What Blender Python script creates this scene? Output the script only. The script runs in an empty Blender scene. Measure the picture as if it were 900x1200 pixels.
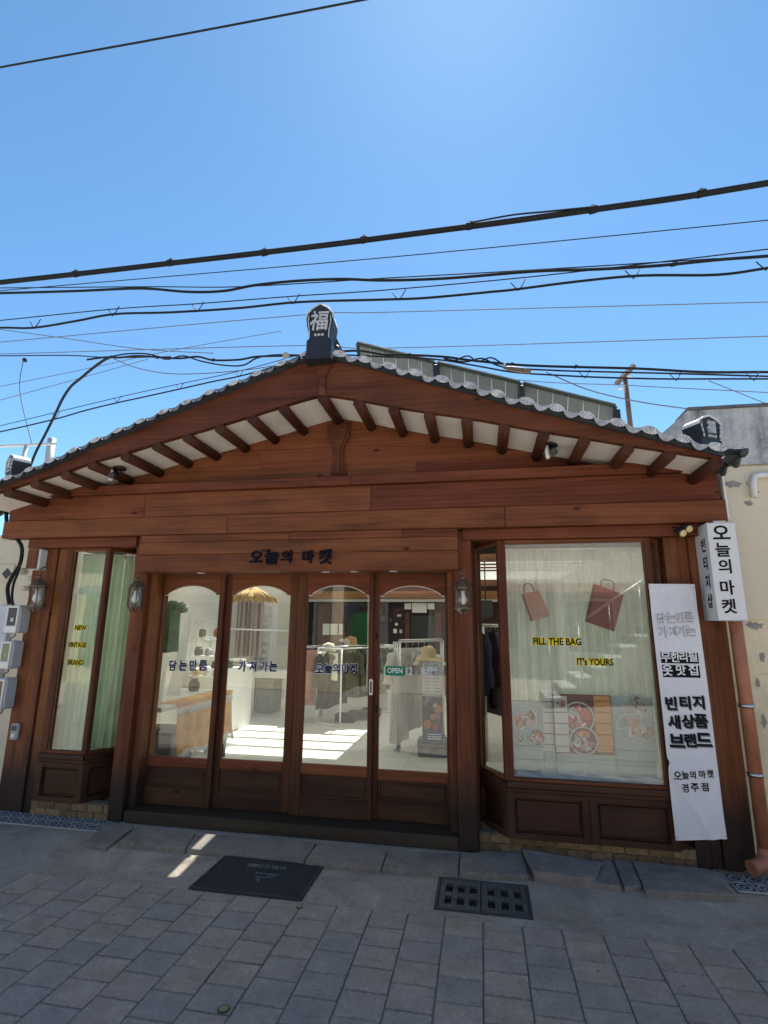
import bpy, bmesh, math, random
from mathutils import Vector, Matrix
random.seed(7)
R = math.radians
SC = bpy.context.scene
COL = SC.collection

# ------------------------------------------------------------------ camera
FPX = 611.97
PITCH, YAW, ROLL = R(12.361860639), R(-10.4686088), R(0.5615812)
CAM = Vector((0.0, -4.138, 1.55))
cy, sy, cp, sp = math.cos(YAW), math.sin(YAW), math.cos(PITCH), math.sin(PITCH)
fw = Vector((sy * cp, cy * cp, sp))
r0 = Vector((cy, -sy, 0))
u0 = r0.cross(fw)
rt = math.cos(ROLL) * r0 + math.sin(ROLL) * u0
up = -math.sin(ROLL) * r0 + math.cos(ROLL) * u0
cd = bpy.data.cameras.new('camera')
cd.sensor_fit = 'VERTICAL'
cd.sensor_height = 36
cd.lens = FPX / 1200 * 36
cd.clip_start = 0.05
cd.clip_end = 2000
cam = bpy.data.objects.new('camera', cd)
COL.objects.link(cam)
cam.matrix_world = Matrix(((rt.x, up.x, -fw.x, CAM.x), (rt.y, up.y, -fw.y, CAM.y), (rt.z, up.z, -fw.z, CAM.z), (0, 0, 0, 1)))
SC.camera = cam

# ------------------------------------------------------------------ sky, sun, exposure
SUN_EL, SUN_AZ = R(61), R(1)          # azimuth measured from +Y towards +X
SKY_STRENGTH, SUN_STRENGTH, EXPOSURE = 0.092, 5.0, 1.2
world = bpy.data.worlds.new('World')
SC.world = world
world.use_nodes = True
wn = world.node_tree
bg = wn.nodes['Background']
sky = wn.nodes.new('ShaderNodeTexSky')
sky.sky_type = 'NISHITA'
sky.sun_disc = False
sky.sun_elevation = SUN_EL
sky.sun_rotation = SUN_AZ
sky.altitude = 50
sky.air_density = 0.8
sky.dust_density = 0.10
sky.ozone_density = 0.35
tint = wn.nodes.new('ShaderNodeMix')
tint.data_type = 'RGBA'; tint.blend_type = 'MULTIPLY'; tint.inputs[0].default_value = 1.0
tint.inputs[7].default_value = (0.68, 0.97, 1.06, 1)      # air a touch more cyan
wn.links.new(sky.outputs[0], tint.inputs[6])
wn.links.new(tint.outputs[2], bg.inputs[0])
bg.inputs[1].default_value = SKY_STRENGTH
sl = bpy.data.lights.new('sun', 'SUN')
sl.energy = SUN_STRENGTH
sl.angle = R(0.53)
sl.color = (1.0, 0.95, 0.88)
sun = bpy.data.objects.new('sun', sl)
COL.objects.link(sun)
sd = Vector((math.sin(SUN_AZ) * math.cos(SUN_EL), math.cos(SUN_AZ) * math.cos(SUN_EL), math.sin(SUN_EL)))
sun.rotation_euler = sd.to_track_quat('Z', 'Y').to_euler()
sun.location = sd * 30
SC.view_settings.view_transform = 'Standard'
SC.view_settings.look = 'None'
SC.view_settings.exposure = EXPOSURE
SC.view_settings.gamma = 1
SC.cycles.transparent_max_bounces = 32
SC.cycles.max_bounces = 10
SC.cycles.diffuse_bounces = 5

# ------------------------------------------------------------------ points from the photograph's pixels on a known plane
def ray(u, v):
    return rt * ((u - 450) / FPX) + up * ((600 - v) / FPX) + fw
def PY(u, v, y):
    d = ray(u, v); return CAM + d * ((y - CAM.y) / d.y)
def PX(u, v, x):
    d = ray(u, v); return CAM + d * ((x - CAM.x) / d.x)
def PZ(u, v, z):
    d = ray(u, v); return CAM + d * ((z - CAM.z) / d.z)

# ------------------------------------------------------------------ mesh helpers
class MB:
    def __init__(s):
        s.v, s.f, s.mi, s.sm = [], [], [], []
    def add(s, vs, fs, mi=0, smooth=False):
        o = len(s.v)
        s.v += [Vector(p) for p in vs]
        for f in fs:
            s.f.append([i + o for i in f]); s.mi.append(mi); s.sm.append(smooth)
        return s
    def box(s, x0, x1, y0, y1, z0, z1, mi=0, bev=0.0):
        if bev > 0:
            bm = bmesh.new()
            bmesh.ops.create_cube(bm, size=1)
            for v in bm.verts:
                v.co = Vector((x0 + (v.co.x + .5) * (x1 - x0), y0 + (v.co.y + .5) * (y1 - y0), z0 + (v.co.z + .5) * (z1 - z0)))
            b = min(bev, .45 * abs(x1 - x0), .45 * abs(y1 - y0), .45 * abs(z1 - z0))
            bmesh.ops.bevel(bm, geom=bm.edges[:], offset=b, segments=1, affect='EDGES')
            bm.verts.index_update()
            s.add([v.co.copy() for v in bm.verts], [[v.index for v in f.verts] for f in bm.faces], mi)
            bm.free()
            return s
        vs = [(x, y, z) for z in (z0, z1) for y in (y0, y1) for x in (x0, x1)]
        return s.add(vs, [(0, 2, 3, 1), (4, 5, 7, 6), (0, 1, 5, 4), (1, 3, 7, 5), (3, 2, 6, 7), (2, 0, 4, 6)], mi)
    def prism(s, pts, d, mi=0, mi_side=None):
        """polygon of 3-D points pushed along d"""
        n = len(pts); d = Vector(d)
        pts = [Vector(p) for p in pts]
        nrm = Vector((0, 0, 0))
        for i in range(n):
            nrm += pts[i].cross(pts[(i + 1) % n])
        if nrm.dot(d) > 0:
            pts = pts[::-1]
        s.add(pts + [p + d for p in pts], [list(range(n)), list(range(2 * n - 1, n - 1, -1))], mi)
        o = len(s.v) - 2 * n
        for i in range(n):
            j = (i + 1) % n
            s.f.append([o + j, o + i, o + n + i, o + n + j]); s.mi.append(mi if mi_side is None else mi_side); s.sm.append(False)
        return s
    def tube(s, pts, r, n=8, mi=0, cap=True, smooth=True):
        pts = [Vector(p) for p in pts]
        rings = []
        m = len(pts)
        ref = None
        for i, p in enumerate(pts):
            t = (pts[min(i + 1, m - 1)] - pts[max(i - 1, 0)]).normalized()
            if ref is None:
                ref = Vector((0, 0, 1)) if abs(t.z) < .9 else Vector((1, 0, 0))
            a = (ref - t * ref.dot(t)).normalized(); ref = a
            b = t.cross(a)
            rr = r[i] if isinstance(r, (list, tuple)) else r
            rings.append([p + (a * math.cos(2 * math.pi * k / n) + b * math.sin(2 * math.pi * k / n)) * rr for k in range(n)])
        vs = [q for ring in rings for q in ring]
        fs = [(i * n + k, i * n + (k + 1) % n, (i + 1) * n + (k + 1) % n, (i + 1) * n + k) for i in range(m - 1) for k in range(n)]
        s.add(vs, fs, mi, smooth)
        if cap:
            o = len(s.v) - m * n
            s.f.append([o + k for k in range(n)][::-1]); s.mi.append(mi); s.sm.append(False)
            s.f.append([o + (m - 1) * n + k for k in range(n)]); s.mi.append(mi); s.sm.append(False)
        return s
    def lathe(s, prof, c, n=12, mi=0, smooth=True):
        """prof: (r, z) pairs around vertical axis at c"""
        c = Vector(c)
        vs = [c + Vector((r * math.cos(2 * math.pi * k / n), r * math.sin(2 * math.pi * k / n), z)) for r, z in prof for k in range(n)]
        fs = [(i * n + k, i * n + (k + 1) % n, (i + 1) * n + (k + 1) % n, (i + 1) * n + k) for i in range(len(prof) - 1) for k in range(n)]
        s.add(vs, fs, mi, smooth)
        return s
    def grid(s, fn, nu, nv, mi=0, smooth=True):
        vs = [fn(i / nu, j / nv) for j in range(nv + 1) for i in range(nu + 1)]
        w = nu + 1
        return s.add(vs, [(j * w + i, j * w + i + 1, (j + 1) * w + i + 1, (j + 1) * w + i) for j in range(nv) for i in range(nu)], mi, smooth)
    def mesh(s, name, off=Vector((0, 0, 0))):
        me = bpy.data.meshes.new(name)
        me.from_pydata([tuple(p - off) for p in s.v], [], s.f)
        me.polygons.foreach_set('material_index', s.mi)
        me.polygons.foreach_set('use_smooth', s.sm)
        me.update()
        return me

def smooth_path(pts, sub=5):
    pts = [Vector(p) for p in pts]
    if len(pts) < 3:
        return pts
    out = []
    for i in range(len(pts) - 1):
        p0, p1, p2, p3 = pts[max(i - 1, 0)], pts[i], pts[i + 1], pts[min(i + 2, len(pts) - 1)]
        for k in range(sub):
            t = k / sub
            out.append(.5 * ((2 * p1) + (p2 - p0) * t + (2 * p0 - 5 * p1 + 4 * p2 - p3) * t * t + (3 * p1 - p0 - 3 * p2 + p3) * t ** 3))
    out.append(pts[-1])
    return out

def wpos(o):
    p = Vector((0, 0, 0))
    while o:
        p += o.location; o = o.parent
    return p
def thing(name, label, cat, loc=(0, 0, 0), group=None):
    o = bpy.data.objects.new(name, None)
    o.empty_display_size = .1
    COL.objects.link(o); o.location = loc
    o['label'] = label; o['category'] = cat
    if group: o['group'] = group
    return o
def part(name, mb, mats, parent=None, label=None):
    """mb in world coordinates; origin goes to the parent's origin"""
    off = wpos(parent) if parent else Vector((0, 0, 0))
    me = mb.mesh(name, off) if isinstance(mb, MB) else mb
    o = bpy.data.objects.new(name, me)
    for m in (mats if isinstance(mats, (list, tuple)) else [mats]):
        if not isinstance(mb, MB) and len(me.materials) and m.name in me.materials: continue
        me.materials.append(m)
    COL.objects.link(o)
    if parent: o.parent = parent
    if label: o['label'] = label
    return o
def single(name, mb, mats, label, cat, base, group=None):
    """a thing that is one mesh, origin at its base"""
    me = mb.mesh(name, Vector(base))
    o = bpy.data.objects.new(name, me)
    for m in (mats if isinstance(mats, (list, tuple)) else [mats]):
        me.materials.append(m)
    COL.objects.link(o); o.location = base
    o['label'] = label; o['category'] = cat
    if group: o['group'] = group
    return o
def structure(name, mb, mats, parent=None):
    o = part(name, mb, mats, parent); o['kind'] = 'structure'; return o
def piece(name, me, parent, loc, rot=None, mat=None):
    """a repeat sharing mesh data"""
    o = bpy.data.objects.new(name, me)
    COL.objects.link(o); o.parent = parent
    o.location = Vector(loc) - wpos(parent)
    if rot: o.rotation_euler = rot
    return o

def text_mb(body, height, origin, ux=(1, 0, 0), uz=(0, 0, 1), off=.02, depth=.003, align='LEFT', sx=1.0, mi=0, shear=0.0, into=None):
    """lettering as thin solid glyphs; origin = left (or centre) of base line, height = cap height of a Korean glyph"""
    cu = bpy.data.curves.new('lettering', 'FONT')
    cu.body = body; cu.offset = off; cu.resolution_u = 3; cu.shear = shear
    o = bpy.data.objects.new('lettering', cu); COL.objects.link(o)
    dg = bpy.context.evaluated_depsgraph_get()
    me = bpy.data.meshes.new_from_object(o.evaluated_get(dg))
    bpy.data.objects.remove(o); bpy.data.curves.remove(cu)
    xs = [v.co.x for v in me.vertices]; ys = [v.co.y for v in me.vertices]
    x0, x1, y0, y1 = min(xs), max(xs), min(ys), max(ys)
    k = height / (y1 - y0)
    ux, uz = Vector(ux).normalized(), Vector(uz).normalized()
    nn = ux.cross(uz)                      # towards the viewer
    org = Vector(origin)
    sh = (x0 + x1) / 2 if align == 'CENTER' else x0
    mb = into or MB()
    vs = [org + ux * ((v.co.x - sh) * k * sx) + uz * ((v.co.y - y0) * k) + nn * depth for v in me.vertices]
    fs = [list(p.vertices) for p in me.polygons]
    # boundary walls
    cnt = {}
    for f in fs:
        for i in range(len(f)):
            e = (f[i], f[(i + 1) % len(f)]); cnt[e] = cnt.get(e, 0) + 1
    n = len(vs)
    side = []
    for (a, b) in cnt:
        if (b, a) not in cnt:
            side.append((b, a, a + n, b + n))
    mb.add(vs + [p - nn * depth for p in vs], fs + side, mi)
    bpy.data.meshes.remove(me)
    return mb

# ------------------------------------------------------------------ materials
MATS = {}
class NT:
    def __init__(s, name):
        s.m = bpy.data.materials.new(name); s.m.use_nodes = True
        s.t = s.m.node_tree
        s.b = s.t.nodes['Principled BSDF']; s.out = s.t.nodes['Material Output']
    def n(s, typ, **kw):
        o = s.t.nodes.new('ShaderNode' + typ)
        for k, v in kw.items():
            if k.startswith('i_'):
                key = k[2:]
                key = int(key) if key.isdigit() else key.replace('_', ' ')
                if isinstance(v, bpy.types.NodeSocket): s.t.links.new(v, o.inputs[key])
                else: o.inputs[key].default_value = v
            else: setattr(o, k, v)
        return o
    def l(s, a, b): s.t.links.new(a, b)
    def ramp(s, fac, stops, interp='LINEAR'):
        o = s.t.nodes.new('ShaderNodeValToRGB'); o.color_ramp.interpolation = interp
        el = o.color_ramp.elements
        while len(el) < len(stops): el.new(.5)
        for e, (p, c) in zip(el, stops):
            e.position = p; e.color = (*c, 1) if len(c) == 3 else c
        s.l(fac, o.inputs[0]); return o.outputs[0]
    def mix(s, fac, a, b, blend='MIX'):
        o = s.t.nodes.new('ShaderNodeMix'); o.data_type = 'RGBA'; o.blend_type = blend
        for sock, v in ((o.inputs[0], fac), (o.inputs[6], a), (o.inputs[7], b)):
            if isinstance(v, bpy.types.NodeSocket): s.l(v, sock)
            elif isinstance(v, (int, float)): sock.default_value = v
            else: sock.default_value = (*v, 1)
        return o.outputs[2]
    def math(s, op, a, b=0.0, c=None):
        o = s.t.nodes.new('ShaderNodeMath'); o.operation = op
        for i, v in enumerate((a, b) if c is None else (a, b, c)):
            if isinstance(v, bpy.types.NodeSocket): s.l(v, o.inputs[i])
            else: o.inputs[i].default_value = v
        return o.outputs[0]
    def coords(s, scale=(1, 1, 1), rnd=True):
        tc = s.n('TexCoord'); src = tc.outputs['Object']
        if rnd:
            oi = s.n('ObjectInfo')
            v = s.n('CombineXYZ', i_X=s.math('MULTIPLY', oi.outputs['Random'], 37.0), i_Y=s.math('MULTIPLY', oi.outputs['Random'], 11.3), i_Z=s.math('MULTIPLY', oi.outputs['Random'], 23.7))
            src = s.n('VectorMath', operation='ADD', i_0=src, i_1=v.outputs[0]).outputs[0]
        return s.n('Mapping', i_Vector=src, i_Scale=scale).outputs[0]
    def noise(s, vec, scale, detail=5, rough=.55, dist=0.0):
        return s.n('TexNoise', i_Vector=vec, i_Scale=scale, i_Detail=detail, i_Roughness=rough, i_Distortion=dist).outputs['Fac']
    def bump(s, h, strength=.3, dist=.01):
        o = s.n('Bump', i_Height=h, i_Strength=strength, i_Distance=dist); s.l(o.outputs[0], s.b.inputs['Normal'])
    def set(s, col=None, rough=None, metal=None, spec=None):
        for k, v in (('Base Color', col), ('Roughness', rough), ('Metallic', metal), ('Specular IOR Level', spec)):
            if v is None: continue
            if isinstance(v, bpy.types.NodeSocket): s.l(v, s.b.inputs[k])
            else: s.b.inputs[k].default_value = (*v, 1) if isinstance(v, (tuple, list)) else v

def m_plain(name, col, rough=.5, metal=0.0, var=.25, scale=6.0, bump=.08, spec=.5):
    if name in MATS: return MATS[name]
    t = NT(name)
    c = t.coords()
    n = t.noise(c, scale, 6, .6)
    n2 = t.noise(c, scale * 9, 3, .6)
    f = t.math('ADD', t.math('MULTIPLY', n, .7), t.math('MULTIPLY', n2, .3))
    lo = tuple(x * (1 - var) for x in col); hi = tuple(min(1, x * (1 + var * .7)) for x in col)
    t.set(t.ramp(f, [(.3, lo), (.7, hi)]), t.ramp(n, [(.3, (rough * .85,) * 3), (.7, (min(1, rough * 1.15),) * 3)]), metal, spec)
    if bump: t.bump(n2, bump, .004)
    MATS[name] = t.m; return t.m

def m_wood(name, dark, mid, light, axis='X', rough=.5, dirt=0.0, knots=True, contrast=1.0):
    if name in MATS: return MATS[name]
    t = NT(name)
    sc = {'X': (.9, 14, 14), 'Y': (14, .9, 14), 'Z': (14, 14, .9)}[axis]
    c = t.coords(sc)
    ciso = t.coords((1, 1, 1))
    warp = t.noise(t.coords({'X': (.8, 3, 3), 'Y': (3, .8, 3), 'Z': (3, 3, .8)}[axis]), 1.6, 2)
    g = t.noise(c, 1.1, 6, .55, .6)
    wv = t.n('TexWave', wave_type='BANDS', bands_direction={'X': 'Z', 'Y': 'X', 'Z': 'X'}[axis], i_Vector=t.coords({'X': (.05, 1, 1), 'Y': (1, .05, 1), 'Z': (1, 1, .05)}[axis]), i_Scale=9.0, i_Distortion=9.0, i_Detail=3.0, i_Detail_Scale=.7).outputs['Fac']
    f = t.math('ADD', t.math('MULTIPLY', g, .46), t.math('MULTIPLY', wv, .07))
    fine = t.noise(t.coords({'X': (2.2, 70, 70), 'Y': (70, 2.2, 70), 'Z': (70, 70, 2.2)}[axis]), 1.0, 4, .6)
    f = t.math('ADD', f, t.math('MULTIPLY', warp, .34))
    f = t.math('ADD', f, t.math('MULTIPLY', fine, .18))
    col = t.ramp(f, [(.30, dark), (.54, mid), (.80, light)])
    oi = t.n('ObjectInfo')
    hv = t.n('HueSaturation', i_Color=col, i_Value=t.math('ADD', t.math('MULTIPLY', oi.outputs['Random'], .26), .87), i_Hue=t.math('ADD', t.math('MULTIPLY', oi.outputs['Random'], .014), .493), i_Saturation=.98).outputs[0]
    # faded / scuffed patches of the stain
    bl = t.noise(ciso, 1.3, 4, .65)
    hv = t.mix(t.ramp(bl, [(.52, (0, 0, 0)), (.74, (.5, .5, .5))]), hv, tuple(min(1, x * 1.5 + .015) for x in mid))
    wst = t.noise(t.coords({'X': (.5, 4, 4), 'Y': (4, .5, 4), 'Z': (4, 4, .5)}[axis]), 1.3, 6, .7)
    hv = t.mix(t.ramp(wst, [(.50, (0, 0, 0)), (.68, (.6, .6, .6))]), hv, tuple(x * .55 for x in dark))
    if knots:
        vo = t.n('TexVoronoi', i_Vector=t.coords({'X': (1.0, 1.6, 2.3), 'Y': (2.3, 1.0, 2.3), 'Z': (2.3, 1.6, 1.0)}[axis]), i_Scale=2.4, i_Randomness=1.0)
        kd = t.math('ADD', vo.outputs['Distance'], t.math('MULTIPLY', t.noise(ciso, 30, 2), .03))
        k = t.ramp(kd, [(.06, (1, 1, 1)), (.11, (0, 0, 0))])
        hv = t.mix(t.math('MULTIPLY', k, .88), hv, tuple(x * .25 for x in dark))
    if dirt > 0:
        ge = t.n('NewGeometry'); z = t.n('SeparateXYZ', i_0=ge.outputs['Position']).outputs['Z']
        dn = t.noise(t.coords((3, 3, .8)), 1.7, 5, .65)
        zz = t.math('ADD', z, t.math('MULTIPLY', dn, -.55))
        msk = t.ramp(zz, [(-.25, (1, 1, 1)), (0.0, (1, 1, 1)), (.32, (0, 0, 0))])
        hv = t.mix(t.math('MULTIPLY', msk, dirt), hv, (.022, .018, .016))
    t.set(hv, t.ramp(g, [(.3, (rough * .95,) * 3), (.7, (min(1, rough * 1.3),) * 3)]), 0, .22)
    t.bump(t.math('ADD', g, t.math('MULTIPLY', wv, .15)), .2, .004)
    MATS[name] = t.m; return t.m

W_D, W_M, W_L = (.058, .0155, .0056), (.168, .048, .0175), (.265, .086, .035)
wood_x = m_wood('stained_wood_long', W_D, W_M, W_L, 'X')
wood_z = m_wood('stained_wood_upright', W_D, W_M, W_L, 'Z', dirt=.92)
wood_zc = m_wood('stained_wood_upright_clean', tuple(x * .6 for x in W_D), tuple(x * .58 for x in W_M), tuple(x * .6 for x in W_L), 'Z', dirt=.4)
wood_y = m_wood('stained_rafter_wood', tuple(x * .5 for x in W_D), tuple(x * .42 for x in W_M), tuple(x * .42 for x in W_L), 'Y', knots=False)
wood_b = m_wood('barge_wood', tuple(x * .75 for x in W_D), tuple(x * .66 for x in W_M), tuple(x * .64 for x in W_L), 'X')
wood_o = m_wood('orange_post_wood', (.07, .022, .008), (.19, .068, .02), (.30, .12, .04), 'Z', dirt=.95)
wood_base = m_wood('dark_base_wood', (.026, .012, .007), (.072, .028, .014), (.12, .05, .024), 'X', dirt=.28, rough=.5)
wood_in = m_wood('interior_wood', (.10, .04, .015), (.24, .10, .04), (.36, .17, .075), 'X')
wood_dk = m_wood('old_dark_wood', (.014, .007, .005), (.038, .017, .012), (.065, .03, .02), 'Z', knots=False)

def m_glass(name, tint=(.97, .99, .98), coat=1.08):
    t = NT(name)
    t.t.nodes.remove(t.b)
    ge = t.n('NewGeometry')
    ior = t.math('ADD', 1.5, t.math('MULTIPLY', ge.outputs['Backfacing'], 1 / 1.5 - 1.5))
    fr = t.n('Fresnel', i_IOR=ior)
    tr = t.n('BsdfTransparent', i_Color=(*tint, 1))
    gl = t.n('BsdfGlossy', i_Roughness=0.0, i_Color=(1, 1, 1, 1))
    wob = t.noise(t.coords((1, 1, 1)), 1.1, 1)
    bp = t.n('Bump', i_Height=wob, i_Strength=.04, i_Distance=.05)
    t.l(bp.outputs[0], gl.inputs['Normal'])
    mx = t.n('MixShader', i_Fac=t.math('MINIMUM', t.math('MULTIPLY', fr.outputs[0], coat), 1.0), i_1=tr.outputs[0], i_2=gl.outputs[0])
    t.l(mx.outputs[0], t.out.inputs['Surface'])
    MATS[name] = t.m; return t.m
glass = m_glass('window_glass')
glass_w = m_glass('display_glass', coat=1.3)

def m_cloth(name, col, trans=.35, sheer=0.0, var=.12, weave=220.0, folds=None):
    t = NT(name); t.t.nodes.remove(t.b)
    c = t.coords((1, 1, 1))
    n = t.noise(c, 5, 5, .6)
    lo = tuple(x * (1 - var) for x in col); hi = tuple(min(1, x * (1 + var)) for x in col)
    cl = t.ramp(n, [(.3, lo), (.7, hi)])
    df = t.n('BsdfDiffuse', i_Color=cl); tl = t.n('BsdfTranslucent', i_Color=cl)
    bp = t.n('Bump', i_Height=t.noise(c, weave, 2), i_Strength=.12, i_Distance=.002)
    t.l(bp.outputs[0], df.inputs['Normal'])
    m = t.n('MixShader', i_Fac=trans, i_1=df.outputs[0], i_2=tl.outputs[0])
    if sheer > 0:
        tp = t.n('BsdfTransparent')
        m = t.n('MixShader', i_Fac=sheer, i_1=m.outputs[0], i_2=tp.outputs[0])
    t.l(m.outputs[0], t.out.inputs['Surface'])
    MATS[name] = t.m; return t.m
curtain_m = m_cloth('mint_curtain_cloth', (.56, .72, .50), .45, .08)
curtain_w = m_cloth('pale_sheer_curtain_cloth', (.74, .80, .70), .5, .15)

plaster_soffit = m_plain('soffit_plaster', (.84, .79, .69), .8, var=.12, scale=3, bump=.1)
tile_m = m_plain('dark_roof_tile', (.045, .052, .062), .55, var=.45, scale=9, bump=.3)
def m_tile_end():
    t = NT('grey_tile_end')
    tc = t.n('TexCoord'); s = t.n('SeparateXYZ', i_0=tc.outputs['Object'])
    # rosette: rings and petals about the tile's own centre
    x, z = s.outputs['X'], t.math('MULTIPLY', s.outputs['Z'], 1.55)
    rr = t.math('SQRT', t.math('ADD', t.math('MULTIPLY', x, x), t.math('MULTIPLY', z, z)))
    an = t.math('ARCTAN2', z, x)
    pet = t.math('MULTIPLY', t.math('SINE', t.math('MULTIPLY', an, 8.0)), t.math('SINE', t.math('MULTIPLY', rr, 150.0)))
    nz = t.noise(t.coords(), 22, 4)
    f = t.math('ADD', t.math('MULTIPLY', pet, .22), nz)
    t.set(t.ramp(f, [(.25, (.20, .21, .22)), (.5, (.48, .49, .49)), (.75, (.74, .74, .72))]), .6)
    t.bump(f, .5, .006)
    return t.m
tile_end_m = m_tile_end()
tile_end_dull = m_plain('dull_pan_tile_end', (.19, .205, .215), .65, var=.7, scale=30, bump=.5)  # duller end tone for the left slope and eave pan tiles
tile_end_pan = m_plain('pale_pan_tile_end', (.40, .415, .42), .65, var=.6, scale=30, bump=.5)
tile_top_m = m_plain('pale_tile_top', (.55, .56, .56), .6, var=.3)
black_metal = m_plain('black_painted_metal', (.022, .022, .024), .45, var=.3)
cable_m = m_plain('black_cable_rubber', (.02, .023, .024), .75, var=.3, spec=.15)
cable_g = m_plain('grey_cable_rubber', (.10, .105, .11), .6, var=.3)
steel_m = m_plain('brushed_steel', (.55, .55, .54), .35, 1.0, var=.15)
bronze_m = m_plain('aged_bronze', (.16, .125, .085), .5, .6, var=.45, scale=25)
white_paint = m_plain('white_paint', (.78, .78, .76), .5, var=.06)
white_floor_wall = m_plain('white_interior_wall', (.70, .68, .60), .7, var=.06, scale=2)
white_plastic = m_plain('white_plastic', (.74, .74, .72), .4, var=.06)
grey_plastic = m_plain('pale_grey_plastic', (.52, .54, .55), .45, var=.1)
dark_grey = m_plain('dark_grey_plastic', (.06, .065, .07), .5, var=.2)
letter_navy = m_plain('navy_lettering', (.014, .022, .075), .75, var=.1, bump=0, spec=.1)
letter_black = m_plain('black_lettering', (.012, .012, .014), .75, var=.1, bump=0, spec=.1)
letter_grey = m_plain('grey_lettering', (.16, .17, .22), .75, var=.1, bump=0, spec=.1)
letter_white = m_plain('white_lettering', (.8, .8, .8), .75, var=.04, bump=0, spec=.1)
letter_yellow = m_plain('yellow_lettering', (.90, .70, .02), .75, var=.08, bump=0, spec=.1)
open_green = m_plain('green_sticker', (.02, .22, .13), .75, var=.08, bump=0, spec=.1)

def m_concrete(name, col, scale=5.0, crack=.5, rough=.85, stain=.4):
    t = NT(name); c = t.coords((1, 1, 1), rnd=False)
    n1 = t.noise(c, scale * .35, 5, .65); n2 = t.noise(c, scale * 3, 6, .7); n3 = t.noise(c, scale * 40, 2, .6)
    f = t.math('ADD', t.math('ADD', t.math('MULTIPLY', n1, .45), t.math('MULTIPLY', n2, .35)), t.math('MULTIPLY', n3, .2))
    lo = tuple(x * (1 - stain) for x in col); hi = tuple(x * (1 + stain * .6) for x in col)
    cl = t.ramp(f, [(.34, lo), (.5, col), (.66, hi)])
    if crack > 0:
        v = t.n('TexVoronoi', feature='DISTANCE_TO_EDGE', i_Vector=t.n('VectorMath', operation='ADD', i_0=c, i_1=t.n('TexNoise', i_Vector=c, i_Scale=2.0, i_Detail=4.0).outputs['Color']).outputs[0], i_Scale=.9)
        k = t.ramp(v.outputs['Distance'], [(.0, (1, 1, 1)), (.008, (0, 0, 0))])
        cl = t.mix(t.math('MULTIPLY', k, crack), cl, tuple(x * .3 for x in col))
    t.set(cl, rough)
    t.bump(t.math('ADD', n2, t.math('MULTIPLY', n3, .6)), .35, .006)
    MATS[name] = t.m; return t.m
def m_grit(name, col, sc=1.0, warm=0.0):
    t = NT(name); c = t.coords((1, 1, 1), rnd=False)
    n1 = t.noise(c, 2.2 * sc, 6, .7, .6); n2 = t.noise(c, 38, 6, .8); n3 = t.noise(c, 190, 3, .8)
    f = t.math('ADD', t.math('ADD', t.math('MULTIPLY', n1, .42), t.math('MULTIPLY', n2, .33)), t.math('MULTIPLY', n3, .25))
    cl = t.ramp(f, [(.36, tuple(x * .45 for x in col)), (.46, tuple(x * .85 for x in col)), (.54, tuple(x * 1.1 for x in col)), (.66, tuple(min(1, x * 1.75) for x in col))])
    st = t.noise(t.n('Mapping', i_Vector=c, i_Scale=(1, 2.2, 1), i_Location=(3, 1, 0)).outputs[0], 1.6, 7, .75)
    cl = t.mix(t.ramp(st, [(.54, (0, 0, 0)), (.66, (.55, .55, .55))]), cl, tuple(x * .48 for x in col))
    t.set(cl, .85); t.bump(t.math('ADD', n2, t.math('MULTIPLY', n3, .8)), .75, .007)
    return t.m
apron_m = m_grit('worn_concrete', (.36, .30, .25))
slab_m = m_grit('grey_granite_slab', (.225, .195, .17), 2.0)
def m_streaked():
    t = NT('stained_grey_concrete'); c = t.coords((1, 1, 1), rnd=False)
    st = t.noise(t.n('Mapping', i_Vector=c, i_Scale=(9, 9, .7)).outputs[0], 1.0, 6, .65); n = t.noise(c, 6, 7, .7); n2 = t.noise(c, 60, 3)
    f = t.math('ADD', t.math('ADD', t.math('MULTIPLY', st, .5), t.math('MULTIPLY', n, .35)), t.math('MULTIPLY', n2, .15))
    t.set(t.ramp(f, [(.36, (.10, .105, .11)), (.46, (.34, .35, .35)), (.55, (.52, .53, .52)), (.7, (.64, .63, .60))]), .9)
    t.bump(n, .3, .006); return t.m
grey_streak_m = m_streaked()
grey_wall_m = m_concrete('stained_grey_concrete', (.46, .46, .45), 3, .25, .9, .6)
cream_wall_m = m_concrete('cracked_cream_paint', (.72, .63, .44), 2.2, .35, .8, .30)
cream2_m = m_concrete('pale_cream_wall', (.62, .57, .46), 2.0, .0, .8, .12)

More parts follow.
